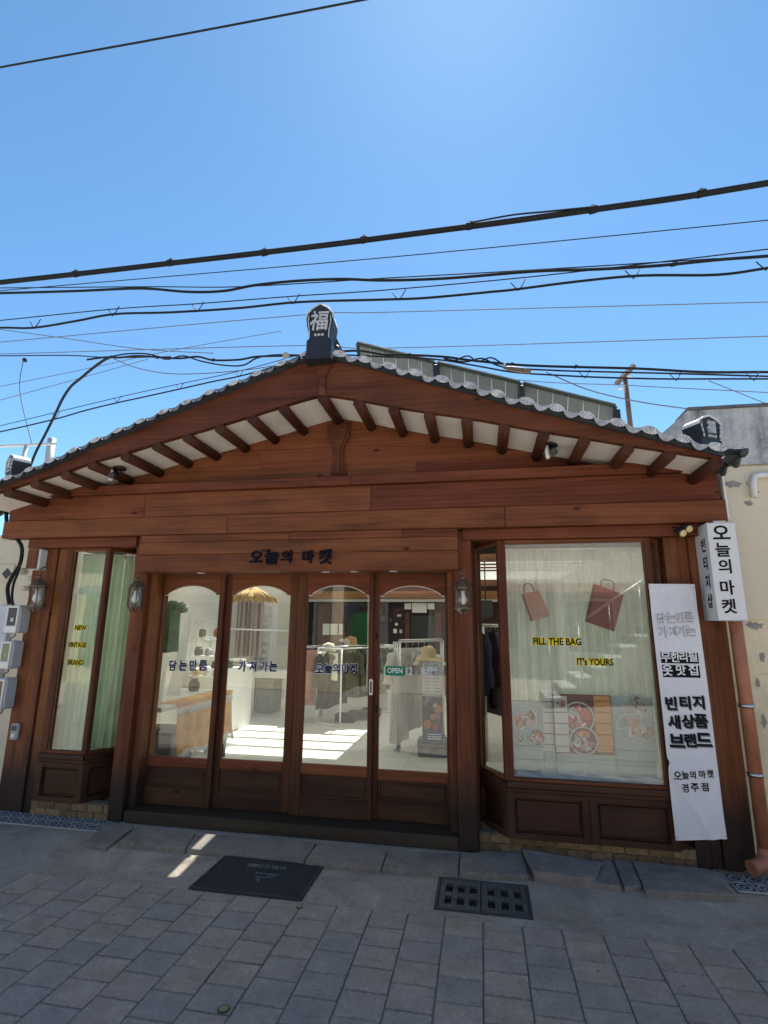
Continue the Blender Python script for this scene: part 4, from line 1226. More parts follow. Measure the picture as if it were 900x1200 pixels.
# wire shelf with goods on the left wall beyond the table
q0, q1 = PY(221, 792, 2.6), PY(262, 728, 2.6)
ws = thing('wire_shelf', 'white wire shelf unit with small goods beyond the cream table', 'shelf', ((q0.x + q1.x) / 2, 2.7, .095))
for x in (q0.x, q1.x):
    for yy in (2.6, 2.75):
        part('upright', MB().tube([(x, yy, .1), (x, yy, q1.z)], .008, 6), white_paint, ws)
lev = [q0.z + (q1.z - q0.z) * f for f in (0, .36, .70, .99)]
for z in lev:
    part('shelf_grid', merge(*[MB().tube([(q0.x, 2.6 + .03 * k, z), (q1.x, 2.6 + .03 * k, z)], .003, 4) for k in range(6)]), white_paint, ws)['kind'] = 'stuff'
rnd = random.Random(21)
goods = [('tan paper packet', (.52, .32, .14)), ('white folded shirt pile', (.72, .72, .70)), ('pale lilac packet', (.55, .50, .62)), ('grey pouch', (.22, .22, .21)), ('pale tin', (.5, .5, .5)), ('cream box', (.66, .60, .48)), ('olive pouch', (.30, .31, .2)), ('amber bottle', (.42, .22, .09))]
spots = ['at the left of the lowest wire shelf', 'in the middle of the lowest wire shelf', 'at the right of the lowest wire shelf', 'at the left of the second wire shelf', 'in the middle of the second wire shelf', 'at the right of the second wire shelf', 'at the left of the third wire shelf', 'at the right of the third wire shelf']
for k, (nm, c) in enumerate(goods):
    lv = k // 3; f = (.18, .5, .82)[k % 3] if k < 6 else (.25, .75)[k - 6]
    x = q0.x + (q1.x - q0.x) * f; h = rnd.uniform(.07, .13); w = rnd.uniform(.03, .05)
    z = lev[lv] + .004
    mb = MB().box(x - w, x + w, 2.62, 2.72, z, z + h * .8, bev=.008).box(x - w * .7, x + w * .7, 2.63, 2.71, z + h * .8 + .0005, z + h, bev=.006)
    single('shelf_goods', mb, m_plain('goods_%d' % k, c, .6), nm + ' ' + spots[k], nm.split()[-1], (x, 2.67, z), 'goods on the wire shelf')
# folded clothes on the white counter and side table
for k, (x, y, z, c, nm) in enumerate(((-3.62, 3.0, .961, (.10, .12, .10), 'dark folded sweater lying on the near end of the white counter'), (-3.60, 3.4, .961, (.45, .42, .36), 'oat folded sweater lying on the far end of the white counter'))):
    single('folded_sweater', MB().box(x - .12, x + .12, y - .14, y + .14, z, z + .05, bev=.02).box(x - .11, x + .11, y - .13, y + .13, z + .051, z + .095, bev=.02), m_cloth('folded_%d' % k, c, .05), nm, 'sweater', (x, y, z), 'folded sweaters')
# shoes rail and boxes under the middle rack
for k, (x, y, c, nm) in enumerate(((-2.12, 4.25, (.05, .05, .05), 'black shoe box under the middle rack, nearest the glass'), (-1.98, 4.55, (.16, .13, .10), 'brown shoe box in the row under the middle rack'), (-1.84, 4.85, (.05, .05, .06), 'black shoe box farthest back under the middle rack'))):
    single('shoe_box', MB().box(x - .15, x + .15, y - .1, y + .1, .096, .19, bev=.006).box(x - .155, x + .155, y - .105, y + .105, .1905, .22, bev=.006), m_plain('shoe_box_%d' % k, c, .6), nm, 'box', (x, y, .096), 'shoe boxes under the rack')
# small framed cards and hanging tags on the dark back wall
rnd = random.Random(5)
for k in range(16):
    u = rnd.uniform(441, 476); v = rnd.uniform(712, 770)
    c = PY(u, v, 7.93); w = rnd.uniform(.02, .05); h = rnd.uniform(.02, .06)
    part('notice', MB().box(c.x - w, c.x + w, 7.92, 7.93, c.z - h, c.z + h), [white_paint, grey_plastic, redwood, dark_grey][k % 4], bw)
back_rect('back_counter', 300, 778, 366, 806, 7.7, .5, wood_dk)
back_rect('dark_shelf', 326, 712, 364, 742, 7.9, .25, wood_dk); back_rect('dark_shelf', 326, 745, 364, 775, 7.9, .25, black_metal)

# green coat and dark jackets at the back, shiny green jacket on left wall
single('coat', MB().add([v + Vector((PY(425, 718, 6.2))) for v in garment_mb(.34, 1.0, .16, 31, .6).v], garment_mb(.34, 1.0, .16, 31, .6).f, 0, True), m_cloth('bottle_green_cloth', (.015, .085, .035), 0), 'dark green long coat hanging at the back behind the third door', 'coat', tuple(PY(425, 757, 6.2)))
single('jacket', MB().add([v + Vector((PY(415, 706, 6.4))) for v in garment_mb(.3, .8, .2, 33, .6).v], garment_mb(.3, .8, .2, 33, .6).f, 0, True), denim[0], 'dark navy jacket hanging beside the green coat at the back', 'jacket', tuple(PY(415, 740, 6.4)))
single('jacket', MB().add([v + Vector((PY(203, 704, 1.9))) for v in garment_mb(.24, .62, .14, 35, .1).v], garment_mb(.24, .62, .14, 35, .1).f, 0, True), m_plain('shiny_green_nylon', (.035, .10, .05), .22, var=.7, scale=14, bump=.6), 'shiny dark green jacket hanging on the white wall above the table', 'jacket', tuple(PY(203, 765, 1.9)))
part('hanging_hook', MB().box(-4.1, -4.0, 2.1, 2.12, 1.9, 1.92), steel_m, shop)
# cartons on a wall shelf
a = PY(228, 749, 3.4)
shelf = thing('wall_shelf', 'narrow white shelf on the left inner wall with brown cartons on it', 'shelf', (a.x, 3.5, a.z))
part('board', MB().box(-4.09, PY(243, 749, 3.4).x + .05, 3.3, 3.75, a.z - .02, a.z - .001), white_paint, shelf)
part('bracket', MB().box(-4.09, -4.0, 3.5, 3.53, a.z - .2, a.z - .021), white_paint, shelf)
carton_m = m_plain('brown_cardboard', (.45, .24, .09), .8, var=.2)
for (u0, u1, v0, v1, lb) in ((229, 241, 734, 749, 'brown carton on the white wall shelf, lower of two'), (231, 242, 720, 733.5, 'brown carton on the white wall shelf, upper of two')):
    q0, q1 = PY(u0, v1, 3.4), PY(u1, v0, 3.4)
    single('carton', MB().box(q0.x, q1.x, 3.4, 3.65, q0.z + .001, q1.z, bev=.004).box(q0.x + .01, q1.x - .01, 3.397, 3.3995, (q0.z + q1.z) / 2 - .008, (q0.z + q1.z) / 2 + .008), carton_m, lb, 'carton', (q0.x, 3.4, q0.z))
# white counter, crate shelf, bins, hanging curtain, straw parasol
counter = thing('counter', 'white panelled counter standing on the floor behind the second door', 'counter', (-3.6, 3.25, .095))
part('body', MB().box(-3.95, -3.47, 2.8, 3.72, .1, .93, bev=.004), white_paint, counter)
part('top', MB().box(-3.98, -3.44, 2.77, 3.75, .931, .96, bev=.004), white_paint, counter)
cs = thing('crate_shelf', 'white slatted plastic shelf unit behind the second door', 'shelf', (PY(310, 797, 5.2).x, 5.2, .095))
q0, q1 = PY(301, 800, 5.2), PY(318, 711, 5.2)
for x in (q0.x, q1.x):
    part('upright', MB().box(x - .015, x + .015, 5.2, 5.5, .1, q1.z), white_plastic, cs)
for k in range(12):
    zz = .25 + k * (q1.z - .3) / 11
    part('slat', MB().box(q0.x + .016, q1.x - .016, 5.21, 5.23, zz, zz + .06), white_plastic, cs)
q0, q1 = PY(298.5, 838, 4.7), PY(321, 796, 4.7)
bin_ = thing('storage_bin', 'grey storage bin under the white table behind the second door', 'bin', ((q0.x + q1.x) / 2, 4.8, .095))
part('body', MB().box(q0.x, q1.x, 4.7, 5.1, .1, q1.z - .05, bev=.01), m_plain('grey_bin', (.25, .27, .26), .5), bin_)
part('lid', MB().box(q0.x - .01, q1.x + .01, 4.69, 5.11, q1.z - .049, q1.z, bev=.006), m_plain('grey_bin_lid', (.33, .34, .33), .5), bin_)
tb2 = thing('side_table', 'small white table over the grey storage bin', 'table', (PY(322, 838, 4.65).x, 4.8, .095))
q0, q1 = PY(297, 794, 4.65), PY(338, 788, 4.65)
part('tabletop', MB().box(q0.x, q1.x, 4.6, 5.15, q0.z, q1.z, bev=.004), white_paint, tb2)
for x in (q0.x + .02, q1.x - .02):
    part('leg', MB().box(x - .015, x + .015, 4.62, 4.65, .1, q0.z - .001), white_paint, tb2)
    part('leg', MB().box(x - .015, x + .015, 5.1, 5.13, .1, q0.z - .001), white_paint, tb2)
def m_stripe():
    t = NT('striped_curtain'); c = t.coords((30, 30, .5), rnd=False)
    n = t.noise(c, 1.0, 4, .6)
    t.set(t.ramp(n, [(.35, (.22, .16, .14)), (.5, (.46, .36, .32)), (.65, (.66, .60, .56))]), .9); return t.m
q0, q1 = PY(269, 769, 4.4), PY(310, 703, 4.4)
single('drape', MB().grid(lambda u, v: (q0.x + (q1.x - q0.x) * u, 4.4 + .05 * math.sin(u * 45) + .02 * math.sin(u * 17), q0.z + (q1.z - q0.z) * v), 80, 3), m_stripe(), 'striped pinkish grey drape hanging behind the second door', 'drape', (q0.x, 4.4, q0.z))
par = PY(297, 696, 3.3)
stw = MB(); rnd = random.Random(12)
stw.lathe([(.25, -.05), (.16, .03), (.05, .10), (.003, .12)], par, 20)
for k in range(150):
    a = rnd.uniform(0, 6.283); r1 = rnd.uniform(.24, .36); r2 = rnd.uniform(.05, .2)
    stw.tube([par + Vector((r2 * math.cos(a), r2 * math.sin(a), .11 - r2 * .45)), par + Vector((r1 * math.cos(a + rnd.uniform(-.1, .1)), r1 * math.sin(a), -.03 - rnd.uniform(.02, .1)))], rnd.uniform(.006, .012), 4)
stw.tube([par + Vector((0, 0, -.05)), par + Vector((0, 0, .3))], .012, 6)
single('straw_shade', stw, m_plain('thatch_straw', (.48, .30, .11), .9, var=.6, scale=30, bump=.5), 'straw thatched shade hanging high behind the second door', 'parasol', tuple(par + Vector((0, 0, -.09))))
q0, q1 = PY(562, 725, 2.2), PY(577, 703, 2.2)
single('speaker', MB().box(q0.x, q1.x, 2.2, 2.4, q0.z, q1.z, bev=.01).tube([((q0.x + q1.x) / 2, 2.3, q1.z - .001), ((q0.x + q1.x) / 2, 2.3, ZC - .01)], .008, 6), dark_grey, 'dark square box hung from the ceiling behind the narrow side window', 'speaker', (q0.x, 2.3, q0.z))

# ---- curtains and display goods in the windows
def curtain(name, p0, p1, z0, z1, amp, n, m, label, seed, pleat=True):
    rnd = random.Random(seed)
    p0, p1 = Vector((*p0, 0)), Vector((*p1, 0)); L = (p1 - p0).length
    d = (p1 - p0).normalized(); nr = Vector((-d.y, d.x, 0))
    fr = [(rnd.uniform(.7, 1.3), rnd.uniform(0, 6.28)) for _ in range(4)]
    def f(u, v):
        w = amp * (.35 + .65 * (1 - v)) * (.65 + .5 * math.sin(u * 7.3 * fr[2][0] + fr[2][1]) ** 2)
        off = w * math.sin(u * n * 6.283 + 1.2 * math.sin(u * 9 * fr[0][0] + fr[0][1])) + w * .5 * math.sin(u * n * 2.7 * 6.283 + fr[1][1] + 2 * (1 - v))
        q = p0 + d * (L * u) + nr * off
        return (q.x, q.y, z0 + (z1 - z0) * v)
    t = thing(name, label, 'curtain', tuple(p0.lerp(p1, .5) + Vector((0, 0, z0))))
    part('cloth', MB().grid(f, int(n * 14), 8), m, t)
    part('rail', MB().tube([p0 + Vector((0, 0, z1 + .004)), p1 + Vector((0, 0, z1 + .004))], .008, 6), white_paint, t)
    hooks = MB()
    for k in range(int(n) + 1):
        q = p0.lerp(p1, (k + .3) / (n + .6)) + Vector((0, 0, z1))
        hooks.box(q.x - .004, q.x + .004, q.y - .004, q.y + .004, q.z - .05, q.z + .012)
    part('hooks', hooks, white_plastic, t)
curtain('curtain', (.17, .26), (1.30, .26), .485, 2.175, .034, 10, curtain_w, 'pale sheer curtain hung across the wide right display window', 5)
curtain('curtain', (-3.66, .16), (-3.25, .20), .485, 2.175, .022, 5, curtain_m, 'mint green curtain behind the left front window pane', 6)
curtain('curtain', (-3.215, .16), (-3.08, .42), .485, 2.175, .014, 4, curtain_m, 'mint green curtain in the angled pane beside the entrance post', 8)

# menu boards leaning in the right window
fm = [m_plain('print_cream', (.56, .54, .46), .6, var=.06, bump=0), m_plain('print_red', (.50, .10, .07), .6, bump=0), m_plain('print_green', (.24, .33, .20), .6, bump=0),
      m_plain('print_orange', (.62, .28, .07), .6, bump=0), m_plain('print_brown', (.15, .055, .03), .6, bump=0), m_plain('print_white', (.70, .71, .66), .6, bump=0), m_plain('print_sage', (.36, .42, .37), .6, bump=0), m_plain('print_pink', (.55, .34, .30), .6, bump=0)]
def menu_board(u0, v0, u1, v1, y, base_mi, bowls, label, stripe=None):
    a, b = PY(u0, v1, y), PY(u1, v0, y)
    t = thing('menu_board', label, 'menu board', ((a.x + b.x) / 2, y, .48), 'menu boards in the display window')
    part('board', MB().box(a.x, b.x, y, y + .012, a.z, b.z, bev=.002), fm[base_mi], t)
    part('stand', MB().box(a.x + .01, b.x - .01, y + .0125, y + .05, .481, b.z - .1), fm[6], t)
    pic = MB(); rnd = random.Random(int(u0))
    lay = 0
    for (cu, cv, r, mi) in bowls:
        c = PY(cu, cv, y)
        rr = r * .0067
        for (q, m2) in ((1.0, 6), (.95, 0), (.90, 4 if mi in (1, 3) else 6), ):
            lay += 1
            pic.prism([(c.x + rr * q * math.cos(2 * math.pi * j / 24), y - .00012 * lay, c.z + rr * q * math.sin(2 * math.pi * j / 24)) for j in range(24)], (0, .0001, 0), m2)
        nseg = rnd.choice([6, 7, 8]); a0 = rnd.uniform(0, 6)
        for j in range(nseg):
            lay += 1
            b0, b1 = a0 + 6.283 * j / nseg, a0 + 6.283 * (j + rnd.uniform(.8, 1.25)) / nseg
            ro = rr * rnd.uniform(.66, .84)
            ps = [(c.x + rr * .12 * math.cos(b0), y - .00012 * lay, c.z + rr * .12 * math.sin(b0))]
            for q in range(5):
                bb = b0 + (b1 - b0) * q / 4; r_ = ro * rnd.uniform(.86, 1.08)
                ps.append((c.x + r_ * math.cos(bb), y - .00012 * lay, c.z + r_ * math.sin(bb)))
            pic.prism(ps, (0, .0001, 0), rnd.choice([mi, mi, 0, 1, 2, 3, 4, 6, 7]))
        for j in range(34):
            lay += 1
            an, rd = rnd.uniform(0, 6.28), rr * rnd.uniform(.02, .78); s_ = rr * rnd.uniform(.05, .15); tl_ = rnd.uniform(0, 3.14)
            cx, cz = c.x + rd * math.cos(an), c.z + rd * math.sin(an)
            ps = []
            for q in range(6):
                ex, ez = s_ * 1.6 * math.cos(q * 1.047), s_ * .5 * math.sin(q * 1.047)
                ps.append((cx + ex * math.cos(tl_) - ez * math.sin(tl_), y - .00012 * lay, cz + ex * math.sin(tl_) + ez * math.cos(tl_)))
            pic.prism(ps, (0, .0001, 0), rnd.choice([mi, 0, 1, 2, 6, 5, 7, 4]))
    part('food_picture', pic, fm, t)
    if stripe:
        st = MB()
        for (su0, su1, mi) in stripe:
            p, q = PY(su0, v1 - 1, y), PY(su1, v0 + 1, y)
            st.box(p.x, q.x, y - .0012, y - .0002, p.z, q.z, mi)
            for k in range(5):
                zz = p.z + (q.z - p.z) * (k + .5) / 5
                st.box(p.x + .004, q.x - .004, y - .002, y - .0013, zz, zz + .006, 4)
        part('side_print', st, fm, t)
menu_board(601, 822, 634, 888, .17, 6, [(614, 842, 15, 7), (609, 865, 6, 2), (629, 864, 9, 1)], 'sage menu board with a salad bowl, leftmost in the display window')
menu_board(636, 816, 652, 880, .19, 0, [], 'narrow cream price strip between the first two menu boards', [(638, 651, 0)])
menu_board(651, 815, 715, 882, .16, 4, [(678, 841, 17, 1), (684, 868, 15, 3), (657, 824, 6, 7)], 'brown menu board with red and orange dishes, in the middle of the window', [(700, 714, 3), (652, 664, 0)])
menu_board(722, 817, 764, 890, .18, 6, [(745, 829, 14, 6), (738, 852, 15, 7), (757, 858, 10, 2)], 'sage menu board with pale plates, rightmost in the display window')
# two brown paper bags hung in the window
bag_dark = m_plain('kraft_fold_shade', (.15, .055, .04), .7, var=.15)  # darker kraft tone paints shade on the gusset and bottom fold
def paper_bag(quad, hnd, y, m, label):
    ps = [PY(u, v, y) for u, v in quad]
    t = thing('paper_bag', label, 'paper bag', tuple(min(ps, key=lambda q: q.z)), 'paper bags hung in the display window')
    part('body', MB().prism(ps, (0, .03, 0)), m, t)
    a, b, c, d = ps
    f_ = Vector((0, -.002, 0)); e_ = Vector((0, -.0003, 0))
    part('gusset', MB().prism([a.lerp(b, .0) + f_, a.lerp(b, .10) + f_, d.lerp(c, .10) + f_, d + f_], -f_ + e_), bag_dark, t)
    part('top_fold', MB().prism([a + f_, b + f_, b.lerp(c, .07) + f_ * 1.6, a.lerp(d, .07) + f_ * 1.6], -f_ + e_), m, t)
    part('bottom_fold', MB().prism([d.lerp(a, .16) + f_, c.lerp(b, .16) + f_, c.lerp(b, .15) + f_, d.lerp(a, .15) + f_], -f_ + e_), bag_dark, t)
    part('handle', MB().tube(smooth_path([PY(u, v, y + .012) for u, v in hnd], 4), .004, 6), black_metal, t)
    return t
bag1 = m_plain('brown_kraft_paper', (.24, .085, .06), .7, var=.12)
bag2 = m_plain('pale_kraft_paper', (.40, .20, .14), .7, var=.2)
paper_bag([(696, 684), (731, 697), (720, 740), (686, 728)], [(704, 687), (705, 680), (713, 680), (719, 683), (719, 692)], .12, bag1, 'large tilted brown paper bag hung high in the right display window')
b2 = paper_bag([(611, 696), (632, 692), (645, 722), (622, 728)], [(614, 695), (614, 686), (619, 684), (623, 686), (626, 693)], .13, bag2, 'smaller pale brown paper bag hung on the left of the display window')
# folded white cloths on the display floor
single('white_cloth', MB().grid(lambda u, v: (.22 + 1.0 * u, .08 + .12 * v, .487 + .035 * abs(math.sin(u * 14 + v * 3)) * math.sin(v * math.pi) + .01), 60, 8), m_cloth('white_display_cloth', (.66, .68, .66), .2), 'rumpled white cloth lying along the display window floor', 'cloth', (.7, .14, .487))

# ------------------------------------------------------------------ fittings on the facade
def lantern(u, v, y, label, s=1.0):
    """v = pixel of the lantern body's centre"""
    c = PY(u, v, y); cx, cyy, cz = c
    t = thing('wall_lantern', label, 'lantern', (cx, y, cz - .15 * s), 'glass lanterns on the facade')
    w, h = .058 * s, .075 * s
    cage = MB()
    n = 6
    for k in range(n):
        a = 2 * math.pi * k / n + .26
        x, yy = cx + w * math.cos(a), cyy + w * math.sin(a)
        cage.tube([(x, yy, cz - h), (x, yy, cz + h)], .005 * s, 5)
        cage.tube([(x, yy, cz - h), (cx + w * .45 * math.cos(a), cyy + w * .45 * math.sin(a), cz - h - .045 * s)], .004 * s, 5)
        cage.tube([(x, yy, cz + h), (cx + w * .4 * math.cos(a), cyy + w * .4 * math.sin(a), cz + h + .06 * s)], .004 * s, 5)
    part('cage', cage, bronze_m, t)
    rg = lambda r, z, hh: [(r * .86, z), (r, z), (r, z + hh), (r * .86, z + hh), (r * .86, z)]
    part('ring', MB().lathe(rg(w * 1.16, cz + h - .004 * s - cz, .014 * s), (cx, cyy, cz), 6, smooth=False), bronze_m, t)
    part('ring', MB().lathe(rg(w * 1.16, -h - .008 * s, .014 * s), (cx, cyy, cz), 6, smooth=False), bronze_m, t)
    part('cap', MB().lathe([(w * 1.05, h + .012 * s), (w * .42, h + .062 * s), (w * .30, h + .075 * s), (w * .34, h + .085 * s), (.002, h + .105 * s)], (cx, cyy, cz), 6, smooth=False), bronze_m, t)
    part('glass', MB().lathe([(w * .92, -h), (w * .92, h)], (cx, cyy, cz), 6, smooth=False).lathe([(w * .40, -h - .045 * s), (w * .92, -h)], (cx, cyy, cz), 6, smooth=False), glass, t)
    bulb = part('bulb', MB().lathe([(.002, -.045 * s), (.018 * s, -.04 * s), (.03 * s, -.015 * s), (.026 * s, .01 * s), (.015 * s, .03 * s), (.014 * s, .06 * s), (.002, .062 * s)], (cx, cyy, cz - .005 * s), 12), m_plain('frosted_bulb', (.8, .8, .78), .35, var=.03, bump=0), t)
    hook = smooth_path([(cx, cyy, cz + h + .10 * s), (cx, cyy, cz + h + .125 * s), (cx - .01 * s, cyy + .02, cz + h + .15 * s), (cx - .005 * s, y + .055, cz + h + .165 * s), (cx, y + .068, cz + h + .12 * s)], 5)
    part('hook', MB().tube(hook, .005 * s, 6), bronze_m, t)
    return t
lantern(158.5, 700, -.07, 'glass lantern on the post left of the doors')
lantern(542.5, 701, -.07, 'glass lantern on the post right of the doors', .98)
lantern(43, 699, -.06, 'glass lantern on the outer boards beside the electric meters', 1.12)

# electric meters and boxes at the far left
def meter(u0, v0, u1, v1, y0, label, dial):
    a, b = PY(u0, v1, y0), PY(u1, v0, y0)
    t = thing('electric_meter', label, 'electric meter', ((a.x + b.x) / 2, y0, a.z), 'electric meters by the left corner')
    x0, x1, z0, z1 = a.x, b.x, a.z, b.z
    part('case', MB().box(x0, x1, y0 + .006, y0 + .14, z0, z1, bev=.018), grey_plastic, t)
    fr = MB(); w = .018
    fr.box(x0 + .006, x1 - .006, y0 - .004, y0 + .008, z0 + .005, z0 + .065, bev=.004).box(x0 + .006, x0 + .006 + w, y0 - .004, y0 + .008, z0 + .066, z1 - .006, bev=.004)
    fr.box(x1 - .006 - w, x1 - .006, y0 - .004, y0 + .008, z0 + .066, z1 - .006, bev=.004).box(x0 + .006 + w, x1 - .006 - w, y0 - .004, y0 + .008, z1 - .024, z1 - .006, bev=.003)
    part('front_frame', fr, white_plastic, t)
    part('window', MB().box(x0 + .006 + w, x1 - .006 - w, y0 + .001, y0 + .005, z0 + .066, z1 - .024), dial, t)
    part('display', MB().box(x0 + .06, x1 - .05, y0 - .001, y0 + .0005, z0 + .10, z0 + .135), m_plain('pale_meter_display', (.45, .47, .42), .4, bump=0), t)
    part('cord', MB().tube(smooth_path([((x0 + x1) / 2, y0 + .06, z0 + .003), ((x0 + x1) / 2 + .01, y0 + .05, z0 - .025), ((x0 + x1) / 2 - .04, y0 + .06, z0 - .05), ((x0 + x1) / 2 - .05, y0 + .08, z0 - .09)], 4), .006, 6), cable_g, t)
YM = -.07
meter(3, 709, 24, 742, YM, 'grey white electric meter, topmost of the three by the left corner', dark_grey)
meter(-4, 751, 15, 784, YM, 'grey white electric meter, middle of the three, with greenish dial', m_plain('green_dial', (.22, .24, .14), .4))
meter(-10, 795, 7, 832, YM, 'grey white electric meter, lowest of the three by the left corner', m_plain('brown_dial', (.18, .12, .06), .4))
# brown-fronted white box above
a, b = PY(29, 667, -.06), PY(47, 643, -.06)
jb = thing('junction_box', 'white box with a wood brown front high on the left boards', 'box', (a.x, -.06, a.z))
part('case', MB().box(a.x, b.x, -.052, .055, a.z - .003, b.z + .003, bev=.01), white_plastic, jb)
part('front', MB().box(a.x + .006, b.x - .012, -.0605, -.053, a.z + .003, b.z - .003, bev=.002), wood_o, jb)
# doorbell
a, b = PY(10, 867, .0), PY(22, 848, .0)
kb = thing('doorbell', 'small grey doorbell unit on the lower left boards', 'doorbell', (a.x, 0, a.z))
part('case', MB().box(a.x, b.x, -.0, .029, a.z, b.z, bev=.006), m_plain('blue_grey_plastic', (.30, .34, .38), .45), kb)
part('screen', MB().box(a.x + .015, b.x - .015, -.004, -.0005, a.z + .075, b.z - .018), dark_grey, kb)
part('button', MB().box(a.x + .022, b.x - .022, -.006, -.0005, a.z + .02, a.z + .05, bev=.003), white_plastic, kb)

# banner of printed cloth
def m_banner():
    t = NT('banner_cloth'); c = t.coords((1, 1, 1), rnd=False)
    n = t.noise(c, 3, 5, .6); n2 = t.noise(t.n('Mapping', i_Vector=c, i_Scale=(6, 6, 1.2), i_Rotation=(0, .5, 0)).outputs[0], 1.2, 5, .7)
    t.set(t.ramp(n, [(.3, (.66, .68, .74)), (.7, (.75, .76, .80))]), .55)
    t.bump(t.math('ADD', n2, t.math('MULTIPLY', n, .4)), .8, .03)
    return t.m
TL, TR, BL, BR = (760, 684), (814, 684.5), (792, 985), (852, 983.5)
yb = -.045
tl, tr, bl, br = [PY(u, v, yb) for u, v in (TL, TR, BL, BR)]
ban = thing('banner', 'long white printed cloth banner hanging beside the right display window', 'banner', tuple((bl + br) / 2))
def bn(u, v):
    p = tl.lerp(tr, u).lerp(bl.lerp(br, u), 1 - v)
    t = 1 - v
    yy = yb - .007 * math.sin(u * 3.1) * math.sin(t * 3.1) + .004 * math.sin(u * 7 + t * 9) + .003 * math.sin(u * 5 - t * 31) * math.exp(-((t - .08) / .12) ** 2) + .0035 * math.sin(u * 11 + t * 17) * math.exp(-((t - .9) / .12) ** 2)
    if t > .70:      # crease running from the left edge down to the corner
        yy += .012 * math.exp(-((u - (t - .72) * 2.6) / .09) ** 2) * -1
    dent = .010 * math.exp(-((t - .715) / .012) ** 2) * math.exp(-(u / .12) ** 2)
    return Vector((p.x + dent, yy, p.z))
g1 = MB().grid(lambda u, v: tuple(bn(u, v)), 24, 90)
g2 = MB().grid(lambda u, v: tuple(bn(1 - u, v) + Vector((0, .0015, 0))), 24, 90)
part('cloth', merge(g1, g2), m_banner(), ban)
ge = MB()
for u, v in ((.04, .985), (.96, .985), (.03, .012), (.97, .012)):
    p = bn(u, v); ge.tube([p + Vector((0, -.002, 0)), p + Vector((0, .09, 0))], .006, 8)
part('eyelets', ge, steel_m, ban)
bux = (tr - tl).normalized()
def on_cloth(mb, ref):
    for p in mb.v:
        t = (tl.z - p.z) / (tl.z - bl.z)
        l_, r_ = tl.x + (bl.x - tl.x) * t, tr.x + (br.x - tr.x) * t
        p.y = bn(min(1, max(0, (p.x - l_) / (r_ - l_))), 1 - t).y - .0008 + (p.y - ref)
    return mb
def ban_text(chars, us, v, dv, h, m, depth=.0012, off=.03, border=None, sh=None, sx=1.0):
    mb = MB(); mb2 = MB()
    for k, (c, u) in enumerate(zip(chars, us)):
        p = PY(u, v + dv * k, yb - .014)
        if sh: text_mb(c, h * 1.0, p + Vector((.006, .0008, -.008)), off=off, depth=.0006, align='CENTER', into=mb2, sx=sx)
        if border: text_mb(c, h * 1.04, p + Vector((0, .0008, -h * .02)), off=.034, depth=.0006, align='CENTER', into=mb2, sx=sx)
        text_mb(c, h, p, off=off, depth=depth, align='CENTER', into=mb, sx=sx)
    if sh or border: part('lettering_back', on_cloth(mb2, yb - .0112), sh or border, ban)
    part('lettering', on_cloth(mb, yb - .0105), m, ban)
outline_m = m_plain('outline_lettering', (.14, .14, .18), .75, var=.1, bump=0, spec=.1)
pale = m_plain('pale_fill_lettering', (.84, .85, .87), .75, var=.03, bump=0, spec=.1)
ban_text('담는만큼', (776, 787.5, 798.5, 809), 731, -.4, .076, pale, off=-.004, border=outline_m, sx=.86)
ban_text('가져가는', (778, 789.5, 800, 811), 747, -.3, .076, pale, off=-.004, border=outline_m, sx=.86)
for (u0, v0, u1, v1) in ((775.5, 777, 818.5, 765), (777.5, 793.5, 820, 780)):
    p, q = PY(u0, v0, yb - .0125), PY(u1, v1, yb - .0125)
    part('black_block', on_cloth(MB().grid(lambda a_, b_: (p.x + (q.x - p.x) * a_, yb - .0125, p.z + (q.z - p.z) * b_), 14, 5, smooth=False), yb - .0122), letter_black, ban)
ban_text('무한리필', (781, 792, 802, 813), 776, -.2, .066, letter_white, off=.022)
ban_text('옷맛집', (783, 799, 813.5), 792, -.3, .072, letter_white, off=.022)
ban_text('빈티지', (787.5, 804, 819.5), 832, -.6, .088, letter_black, off=.035, sh=letter_grey)
ban_text('새상품', (791, 807.5, 822.5), 854, -.6, .088, letter_black, off=.035, sh=letter_grey)
ban_text('브랜드', (794.5, 810, 826), 876, -.6, .085, letter_black, off=.035, sh=letter_grey)
ban_text('오늘의마켓', (795, 804, 812.5, 824, 833.5), 914, -.5, .05, letter_black, off=.02, sx=.9)
ban_text('경주점', (803.5, 815, 827), 928.5, -.5, .052, letter_black, off=.02)

# projecting lightbox sign
A0 = PY(831, 613, -.20)
zt, zbm = A0.z, PY(845, 727, -.20).z
p_corner = Vector((PY(831, 613, -.20).x, -.20)); 
xw = PY(895, 725, -.2).x
sx0 = (PY(827.6, 613.4, -.20).x + PY(841, 726.6, -.20).x) / 2
SW = (PY(861, 612, -.2).x - PY(827.6, 613, -.2).x)
sgn_ = thing('box_sign', 'white box sign with black Korean lettering fixed at the right corner', 'sign', (sx0, -.1, zbm))
boxm = m_plain('white_sign_face', (.70, .71, .72), .4, var=.03, bump=0)
yl = .02
xl_back = PX(0, 0, 1).x if False else None
pL = PY(812.5, 617, .055)     # rear edge of the narrow side
body = MB().prism([(sx0, -.20, zbm), (sx0 + SW, -.20, zbm), (sx0 + SW, -.04, zbm), (pL.x, .055, zbm)], (0, 0, zt - zbm))
part('body', body, boxm, sgn_)
ed = Vector((sx0, -.20, 0)) - Vector((pL.x, .055, 0)); edn = ed.normalized()
part('edge_trim', MB().tube([(sx0, -.201, zbm), (sx0, -.201, zt)], .004, 6).tube([(sx0, -.2, zbm), (sx0 + SW, -.2, zbm)], .004, 6).tube([(sx0, -.2, zt), (sx0 + SW, -.2, zt)], .004, 6), grey_plastic, sgn_)
lt = MB()
